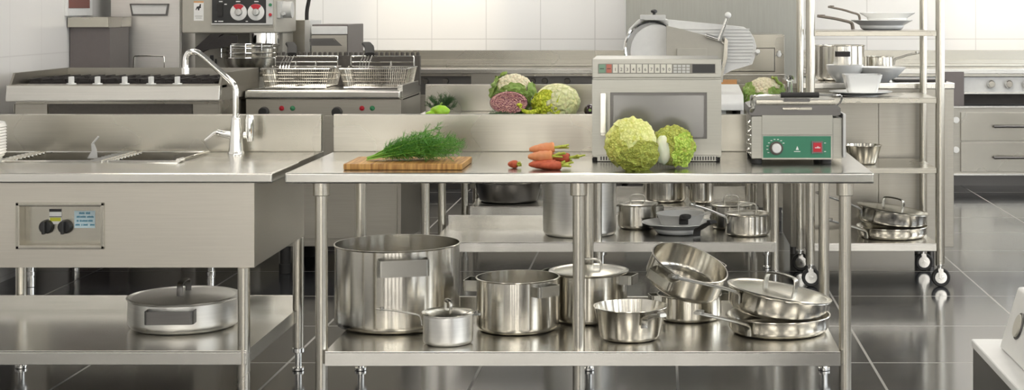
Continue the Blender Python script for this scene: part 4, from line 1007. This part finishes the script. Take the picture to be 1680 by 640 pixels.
# appliances behind the fryer
AY = 11.0
t = thing('steel_housing', 'narrow steel housing with bright right edge and black hose, behind the fryer', 'housing', (xs(483, AY), AY+.2, 0))
obj('body', B().box(xs(457, AY), xs(500, AY), AY, AY+.36, 0, zs(33, AY), .003), 'body', t, world=True)
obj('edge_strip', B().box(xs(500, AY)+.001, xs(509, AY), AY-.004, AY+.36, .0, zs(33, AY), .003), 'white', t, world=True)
obj('seam_strip', B().box(xs(474, AY), xs(475.2, AY), AY-.002, AY, .1, zs(34, AY)), 'grill', t, world=True)
obj('hose', B().tube(smoothpath([(xs(498, AY), AY+.1, zs(34, AY)), (xs(498, AY), AY+.1, zs(18, AY)), (xs(501, AY), AY+.1, zs(3, AY)), (xs(506, AY), AY+.12, zs(-30, AY)), (xs(500, AY), AY+.3, zs(-60, AY)), (xs(480, AY), AY+.3, zs(-70, AY))], 2), .013, 12), 'rubber', t, world=True, label='black hose')
BY_ = 10.7
t = thing('drawer_oven', 'low steel oven with dark slanted handle behind the fryer', 'oven', (xs(545, BY_), BY_+.3, 0))
X0, X1 = xs(512, BY_), xs(571, BY_)
obj('body', B().box(X0, X1, BY_, BY_+.55, 0, zs(40, BY_), .003), 'brown', t, world=True)
dd = obj('door', B().box(X0, X1-.004, BY_-.02, BY_, .1, zs(57.5, BY_), .003), 'body', t, world=True)
obj('top_panel', B().box(X0, X1-.004, BY_-.02, BY_, zs(56, BY_), zs(43, BY_), .003), 'white', t, world=True)
obj('handle', B().prism(px_poly([(511, 63), (549, 62.5), (563, 75), (511, 75)], BY_), 'Y', BY_-.024, BY_-.02).prism(px_poly([(511, 63), (549, 62.5), (552, 67), (511, 68)], BY_), 'Y', BY_-.06, BY_-.02), 'darksteel', dd, world=True)

# ------------------------------------------------------------------ tall steel cabinet in the middle back
KY = 13.3
t = thing('tall_refrigerator', 'tall plain grey steel refrigerator against the back wall behind the slicer', 'refrigerator', (xs(1166, KY), KY+.35, 0))
obj('body', B().box(xs(1027, KY), xs(1308, KY), KY, 14.02, .1, 2.15, .005), 'greysteel', t, world=True)
obj('plinth', B().box(xs(1030, KY), xs(1305, KY), KY+.04, 14.05, 0, .1), 'darksteel', t, world=True)
OY = 11.5
t = thing('warming_cupboard', 'low steel cupboard with latched door between slicer and rack', 'cupboard', (xs(1235, OY), OY+.3, 0))
obj('body', B().box(xs(1165, OY), xs(1287, OY), OY, OY+.6, .1, zs(56.5, OY), .003), 'steel', t, world=True)
obj('plinth', B().box(xs(1170, OY), xs(1283, OY), OY+.04, OY+.56, 0, .1), 'darksteel', t, world=True)
dd = obj('door', B().box(xs(1168, OY), xs(1270, OY), OY-.015, OY, zs(117, OY), zs(79.5, OY), .003), 'steel', t, world=True)
obj('door_gap', B().box(xs(1168, OY), xs(1271.5, OY), OY-.004, OY, zs(118, OY), zs(78.5, OY)), 'grill', t, world=True)
obj('latch', B().cyl2((xs(1277.5, OY), OY, zs(89, OY)), (xs(1277.5, OY), OY-.03, zs(89, OY)), .018, 16).box(xs(1276, OY), xs(1280, OY), OY-.045, OY-.03, zs(93, OY), zs(83, OY), .003), 'whitemetal', t, world=True)
obj('label_plate', rect(1183, 1209, 130.5, 138, OY, -.003, .001), 'orange', t, world=True, label='small orange label')
obj('ledge', B().box(xs(1165, OY), xs(1288, OY), OY-.02, OY, zs(124, OY), zs(121.8, OY), .002), 'top', t, world=True)
obj('lower_panel', B().box(xs(1168, OY), xs(1284, OY), OY-.008, OY, .15, zs(140, OY), .003), 'steel', t, world=True)

# ------------------------------------------------------------------ back counter
KB = 13.5
def cx_(p): return xs(p, KB)
def cz_(p): return zs(p, KB)
obj('steel_upstand', B().box(-3.5, 4.69, 14.06, 14.099, .995, zs(82.5, 14.06), .003).box(-3.5, 4.69, 14.03, 14.06, 1.02, zs(98, 14.03), .003), 'steel').name = 'trim_1'
bpy.data.objects['trim_1']['kind'] = 'structure'
def counter(label, x0, x1):
    t = thing('back_counter', label, 'counter', ((x0+x1)/2, 13.75, 0))
    obj('worktop', B().box(x0, x1, KB-.01, 14.03, .955, cz_(113), .004), 'top', t, world=True)
    return t
# left run with knobs
t = counter('long low cooking counter with dark knob panel along the back wall, left of the refrigerator', -2.9, xs(1026, KB))
obj('apron', B().box(-2.9, xs(1026, KB), KB+.01, 14.0, cz_(125), .955), 'steel', t, world=True)
obj('knob_panel', B().box(-2.9, xs(1026, KB), KB+.06, 14.0, .78, cz_(125)), 'darksteel', t, world=True)
obj('body', B().box(-2.9, xs(1026, KB), KB+.02, 14.0, .13, .78, .003), 'body', t, world=True)
obj('plinth', B().box(-2.85, xs(1020, KB), KB+.1, 13.95, 0, .13), 'darksteel', t, world=True)
obj('divider_panel', B().box(cx_(773), cx_(828), KB+.0, KB+.062, .78, cz_(117), .003), 'body', t, world=True)
for k_ in (697, 730, 873, 893, 930):
    obj('knob', B().cyl2((cx_(k_), KB+.06, cz_(133.5)), (cx_(k_), KB+.02, cz_(133.5)), .026, 20, .022), 'grill', t, world=True)
# right run with drawers
x0 = cx_(1547); x1 = 4.5
t = counter('back counter with chrome knobs and two wide drawers at the far right', xs(1309, KB), x1)
obj('body', B().box(xs(1312, KB), x1, KB+.02, 14.0, .13, .69, .003), 'body', t, world=True)
obj('recess', B().box(xs(1312, KB), x1, KB+.1, 14.0, .69, .80), 'darkglass', t, world=True)
obj('knob_panel', B().box(cx_(1581), x1, KB+.03, 14.0, .80, cz_(126.5), .003).box(xs(1312, KB), cx_(1547), KB+.03, 14.0, .8, cz_(126.5), .003), 'whitemetal', t, world=True)
obj('apron', B().box(xs(1312, KB), x1, KB+.01, 14.0, cz_(125.5), .955), 'steel', t, world=True)
obj('ledge', B().box(cx_(1560), x1, KB, KB+.06, cz_(154.5), cz_(151), .002).box(cx_(1560), x1, KB-.01, KB+.1, cz_(177.5), cz_(174), .002).box(cx_(1560), x1, KB-.01, KB+.1, cz_(288), cz_(285), .002), 'top', t, world=True)
obj('end_block', B().box(cx_(1547), cx_(1581), KB-.02, 13.9, .69, cz_(117.5), .003), 'brown', t, world=True)
for k_ in (1627, 1656, 1685, 1714):
    kb = obj('knob', B().cyl2((cx_(k_), KB+.03, cz_(138)), (cx_(k_), KB-.01, cz_(138)), .036, 28, .03, .006), 'chrome', t, world=True)
for z0_, z1_, hz in ((184.5, 231, 207), (233.5, 282, 258)):
    dw = obj('drawer', B().box(cx_(1576.5), cx_(1740), KB-.0, KB+.02, cz_(z1_), cz_(z0_), .003), 'steel', t, world=True)
    h = B(); h.cyl2((cx_(1629), KB-.045, cz_(hz)), (cx_(1725), KB-.045, cz_(hz)), .011, 14); h.cyl2((cx_(1632), KB-.045, cz_(hz)), (cx_(1632), KB, cz_(hz)), .014, 14); h.cyl2((cx_(1720), KB-.045, cz_(hz)), (cx_(1720), KB, cz_(hz)), .014, 14)
    obj('handle', h, 'darksteel', dw, world=True)
for hz in (197, 246): obj('button', B().cyl2((cx_(1569), KB+.02, cz_(hz)), (cx_(1569), KB-.0, cz_(hz)), .026, 20), 'white', t, world=True)
obj('plinth', B().box(xs(1330, KB), x1, KB+.35, 13.95, 0, .13), 'darksteel', t, world=True)

# ------------------------------------------------------------------ refrigerated counter behind the rack
EY = 9.47
ex0, ex1 = .745, xs(1565, EY)
t = thing('refrigerated_counter', 'closed pale steel counter cabinet standing behind the wheeled rack', 'counter', ((ex0+ex1)/2, EY+.33, 0))
obj('body', B().box(ex0, ex1, EY, 10.1, .12, 1.03, .004), 'body', t, world=True)
obj('worktop', B().box(ex0-.005, ex1+.003, EY-.01, 10.1, 1.03, zs(136, EY), .006, 3), 'top', t, world=True)
obj('door', B().box(ex0+.02, 1.24, EY-.008, EY, .15, 1.0, .003), 'body', t, world=True)
obj('door', B().box(1.25, ex1-.04, EY-.008, EY, .15, 1.0, .003), 'body', t, world=True)
for fx in (ex0+.06, ex1-.12):
    for fy in (EY+.08, 10.02): obj('foot', B().cyl((fx, fy), .022, 0, .122, 16), 'darksteel', t, world=True)
ET = zs(136, EY)+.0005

# ------------------------------------------------------------------ rack on casters
RX0, RX1, RY0, RY1 = .80, 1.497, 8.84, 9.375
rk = thing('wheeled_rack', 'open steel shelving rack on casters with pans and white dishes', 'rack', ((RX0+RX1)/2, 9.1, 0))
for (px_, py_) in ((RX0, RY0), (RX1, RY0), (RX0-.01, RY1), (RX1-.005, RY1)):
    p = obj('post', B().cyl((px_, py_), .025 if py_ < 9 else .021, .122, 2.0, 24), 'tube', rk, world=True)
    cs = B(); cs.cyl((px_, py_), .014, .095, .125, 14).cyl((px_, py_), .024, .112, .124, 16)
    for s in (-.018, .018): cs.prism([(px_-.014, .098), (px_+.014, .098), (px_+.018, .06), (px_+.01, .04), (px_-.004, .045)], 'Y', py_+s-.002, py_+s+.002)
    cs.cyl2((px_+.004, py_-.022, .05), (px_+.004, py_+.022, .05), .01, 12)
    c_ = obj('caster', cs, 'chrome', rk, world=True)
    obj('wheel', B().lathe([(.032, -.012), (.045, -.014), (.05, -.008), (.05, .008), (.045, .014), (.032, .012), (.032, -.012)], n=32, mat=Matrix.Translation((px_+.004, py_, .05)) @ Matrix.Rotation(PI/2, 4, 'X')), 'rubber', c_, world=True)
    obj('hub', B().cyl2((px_+.004, py_-.011, .05), (px_+.004, py_+.011, .05), .0335, 24), 'chrome', c_, world=True)
SH = [zs(50, RY0), zs(160, RY0), zs(275, RY0), zs(398.5, RY0)]
for z in SH:
    b = B(); b.box(RX0+.02, RX1-.022, RY0-.02, RY1, z-.004, z, .001); b.box(RX0+.02, RX1-.022, RY0-.02, RY0-.008, z-.03 if z > .3 else z-.042, z-.004, .002); b.box(RX0+.02, RX1-.022, RY1-.012, RY1, z-.03, z-.004)
    obj('shelf', b, 'steel' if z > .3 else 'top', rk, world=True)
# pans on the rack
zt = SH[0]+.0005
hb = plain('weathered_bronze', (.20, .17, .14, 1), .45, .6, .25, 60, .2); M['bronze'] = hb
pot('white_frying_pan', 'white frying pan with grey-brown handle, lower of two on the top rack shelf', 'pan', (xs(1447, 9.02), 9.03, zt), .165, .055, rb=.12, mat='china', hmat='bronze', lh=(-1.42, .16, .035, .20, .03, .018, .008), c=.025)
pot('white_frying_pan', 'white frying pan stacked upper and farther right on the top rack shelf', 'pan', (xs(1456, 9.1), 9.11, zt+.04), .150, .055, rb=.11, mat='china', hmat='bronze', lh=(-1.5, .15, .04, .18, .035, .012, .006), c=.025)
zt = SH[1]+.0005
b = B(); b.lathe([(0, .004), (.10, .004), (.14, .012), (.172, .024), (.172, .027), (.138, .018), (.10, .010), (0, .010)], n=60).lathe([(.085, 0), (.095, 0), (.095, .006), (.085, .006), (.085, 0)], n=60)
o = obj('plate', b, 'china'); o.location = (xs(1412, 8.99), 8.99, zt); tag(o, 'wide white plate under the square white bowl on the rack', 'plate')
b = B(); z2 = zs(147, 8.99)-zt
a0, a1 = .074, .102; hh = .108
def sq(r, z, rc=.02, n=6):
    out = []
    for q_ in range(4):
        cx1 = (r-rc)*(1 if q_ in (0, 3) else -1); cy1 = (r-rc)*(1 if q_ in (0, 1) else -1)
        for k_ in range(n+1):
            a = q_*PI/2+k_/n*PI/2; out.append((cx1+rc*math.cos(a), cy1+rc*math.sin(a), z))
    return out
rings = [sq(a0*.5, 0), sq(a0, 0)] + [sq(a0+(a1-a0)*(k_/8)+(.0012 if k_ % 2 else 0), .004+(hh-.004)*k_/8) for k_ in range(9)] + [sq(a1-.005, hh), sq(a0-.004, .008), sq(a0*.3, .008)]
vr = [[b.bm.verts.new(p) for p in r_] for r_ in rings]
for A_, B_ in zip(vr, vr[1:]):
    for i in range(len(A_)):
        j = (i+1) % len(A_); b.bm.faces.new((A_[i], A_[j], B_[j], B_[i]))
b.bm.faces.new(vr[0][::-1]); b.bm.faces.new(vr[-1])
o = obj('square_bowl', b, 'china'); o.location = (xs(1414, 8.99), 8.99, zt+.0105); tag(o, 'square white ribbed bowl standing on the plate on the rack', 'bowl')
zt = SH[2]+.0005
pot('tapered_saucepan', 'open flared saucepan on the rack shelf beside the right table corner', 'saucepan', (xs(1416, 9.05), 9.05, zt), .102, .105, rb=.075, lh=(-1.45, .1, .09, .18, .06, .012), c=.015)
zt = SH[3]+.0005
pot('saute_pan', 'lower saute pan of the stack on the bottom rack shelf', 'pan', (xs(1463, 9.08), 9.085, zt), .198, .062, rb=.19, lh=(-.9, .195, .04, .30, .08, .014), c=.03)
pot('lidded_saute_pan', 'lidded saute pan on top of the stack on the bottom rack shelf', 'pan', (xs(1461, 9.08), 9.085, zt+.066), .197, .085, rb=.188, lh=(-1.15, .193, .065, .30, .06, .014), lid=dict(handle_az=PI/2-.55, hw=.12, hh=.055, bandw=.034), rot=(0, math.radians(8), 0), c=.03)
# on the refrigerated counter
pot('stock_pot', 'shiny tall pot with dark label band on the counter behind the rack', 'pot', (xs(1378, 9.82), 9.82, ET), .148, .21, straps=(.0,), sw=.085, sp=.02, sbh=.03, sz=.16, hmat='castiron')
b = B(); b.lathe([(0, 0), (.05, 0), (.055, .006), (.10, .03), (.14, .07), (.146, .085), (.143, .086), (.135, .073), (.095, .036), (.05, .012), (0, .01)], n=56)
o = obj('round_bowl', b, 'china'); o.location = (xs(1445, 9.62), 9.63, ET); tag(o, 'round white bowl behind and right of the square white bowl', 'bowl')
o2 = obj('round_bowl', B().lathe([(0, 0), (.05, 0), (.055, .006), (.08, .03), (.105, .07), (.11, .10), (.106, .10), (.10, .073), (.075, .036), (.05, .012), (0, .01)], n=56), 'china'); o2.location = (xs(1386, 9.58), 9.59, ET); tag(o2, 'white bowl in front of the shiny tall pot, left of the square bowl', 'bowl')
b = B(); b.prism([(-.15, -.07), (.15, -.07), (.15, .08), (-.15, .08)], 'Z', 0, .012, .004)
o = obj('dark_tray', b, 'castiron'); o.location = (xs(1508, 9.65), 9.66, ET); tag(o, 'flat dark tray on the counter at the right behind the rack', 'tray')
pot('small_saucepan', 'small shiny saucepan with handle to the right, on the counter behind the rack', 'saucepan', (xs(1443, 9.95), 9.93, ET), .082, .14, lh=(1.45, .08, .12, .16, .03, .01), c=.015)

# ------------------------------------------------------------------ near counter bottom right
NX, NY = xs(1593, 2.98), 2.98
t = thing('side_counter', 'pale-topped grey counter cut off at the bottom right corner', 'counter', (NX+.4, NY-.6, 0))
obj('body', B().box(NX+.003, NX+.7, .9, NY-.004, 0, .885), 'darksteel', t, world=True)
obj('worktop', B().box(NX, NX+.7, .9, NY, .885, .9, .004, 3), 'palegrey', t, world=True)
t = thing('pale_appliance', 'slanted pale appliance with a round button on the bottom right counter', 'appliance', (NX+.35, NY-.3, .9))
# wedge: left side slanting inward to the top
Yb = 2.86
bl = Vector((xs(1639, 2.90), 2.90, .9005)); wd = .26; dp = .55; ht = .105
b = B()
v = [(bl.x, bl.y-.0, .9005), (bl.x+wd+.1, bl.y, .9005), (bl.x+wd+.1, bl.y-dp, .9005), (bl.x, bl.y-dp, .9005)]
w_ = [(bl.x+.033, bl.y-.0, 1.008), (bl.x+wd+.1, bl.y, 1.008), (bl.x+wd+.1, bl.y-dp+.02, 1.008), (bl.x+.033, bl.y-dp+.02, 1.008)]
V = [b.bm.verts.new(p) for p in v]; W = [b.bm.verts.new(p) for p in w_]
b.bm.faces.new(V[::-1]); b.bm.faces.new(W)
for i in range(4): b.bm.faces.new((V[i], V[(i+1) % 4], W[(i+1) % 4], W[i]))
bmesh.ops.bevel(b.bm, geom=list(b.bm.edges), offset=.006, segments=3, profile=.6, affect='EDGES')
obj('body', b, 'palegrey', t, world=True)
nrm = Vector((-.1075, 0, .033)).normalized()
c0 = Vector((bl.x+.0165, bl.y-.09, .955))
obj('button', B().cyl2(c0, c0+nrm*.006, .020, 24), 'beige', t, world=True)
obj('button_ring', B().cyl2(c0, c0+nrm*.003, .0235, 24), 'darksteel', t, world=True)

# ------------------------------------------------------------------ lights, world, camera
def wash(x, e, col, wdt=1.6):  # added unseen lamps, put in to brighten the back wall
    t = thing('wall_washer_lamp', 'linear ceiling lamp shining on the tiled back wall', 'ceiling lamp', (x, 12.9, HC-.05), group='wall washer lamps')
    obj('housing', B().box(-wdt/2, wdt/2, -.06, .06, .0, .05, .004), 'whitemetal', t)
    l = bpy.data.lights.new('wall_washer', 'AREA'); l.shape = 'RECTANGLE'; l.size = wdt; l.size_y = .1; l.energy = e; l.color = col
    o = bpy.data.objects.new('wall_washer', l); C.objects.link(o); o.location = (x, 12.9, HC-.07); o.rotation_euler = (math.radians(33), 0, 0)
wash(-2.6, 13, (1, .98, .95)); wash(-.9, 15, (1, .98, .95)); wash(2.0, 15, (1, .97, .92)); wash(3.8, 15, (1, .95, .88))
def spot(x, z, e, blend=.8, size=38):
    t = thing('ceiling_spotlight', 'small warm spotlight under the ceiling aimed at the back wall', 'spotlight', (x, 12.6, HC-.12), group='warm wall spotlights')
    obj('housing', B().cyl((0, 0), .05, .02, .12, 20), 'whitemetal', t)
    l = bpy.data.lights.new('warm_spot', 'SPOT'); l.energy = e; l.color = (1, .86, .66); l.spot_size = math.radians(size); l.spot_blend = blend; l.shadow_soft_size = .04
    o = bpy.data.objects.new('warm_spot', l); C.objects.link(o); o.location = (x, 12.6, HC-.13)
    o.rotation_euler = Vector((0, YB-12.6, z-(HC-.13))).to_track_quat('-Z', 'Y').to_euler()
spot(-1.95, 1.5, 70); spot(3.05, 1.5, 60)

w = bpy.data.worlds.new('World'); bpy.context.scene.world = w; w.use_nodes = True
w.node_tree.nodes['Background'].inputs[0].default_value = (.8, .87, 1, 1); w.node_tree.nodes['Background'].inputs[1].default_value = 1.0
cam = bpy.data.cameras.new('camera'); co = bpy.data.objects.new('camera', cam); C.objects.link(co)
co.location = (0, 0, CH); co.rotation_euler = (PI/2, 0, 0)
cam.sensor_width = 36; cam.lens = F/1680*36; cam.shift_x = -(VX-840)/1680; cam.shift_y = -(320-VY)/1680; cam.clip_start = .05
sc = bpy.context.scene; sc.camera = co
sc.view_settings.view_transform = 'Standard'; sc.view_settings.look = 'None'; sc.view_settings.exposure = .12; sc.view_settings.gamma = 1
sc.view_settings.use_curve_mapping = False
sc.cycles.max_bounces = 10; sc.cycles.diffuse_bounces = 5; sc.cycles.glossy_bounces = 6; sc.cycles.use_denoising = True
sc.cycles.sample_clamp_indirect = 6; sc.cycles.blur_glossy = .5; sc.cycles.caustics_reflective = False
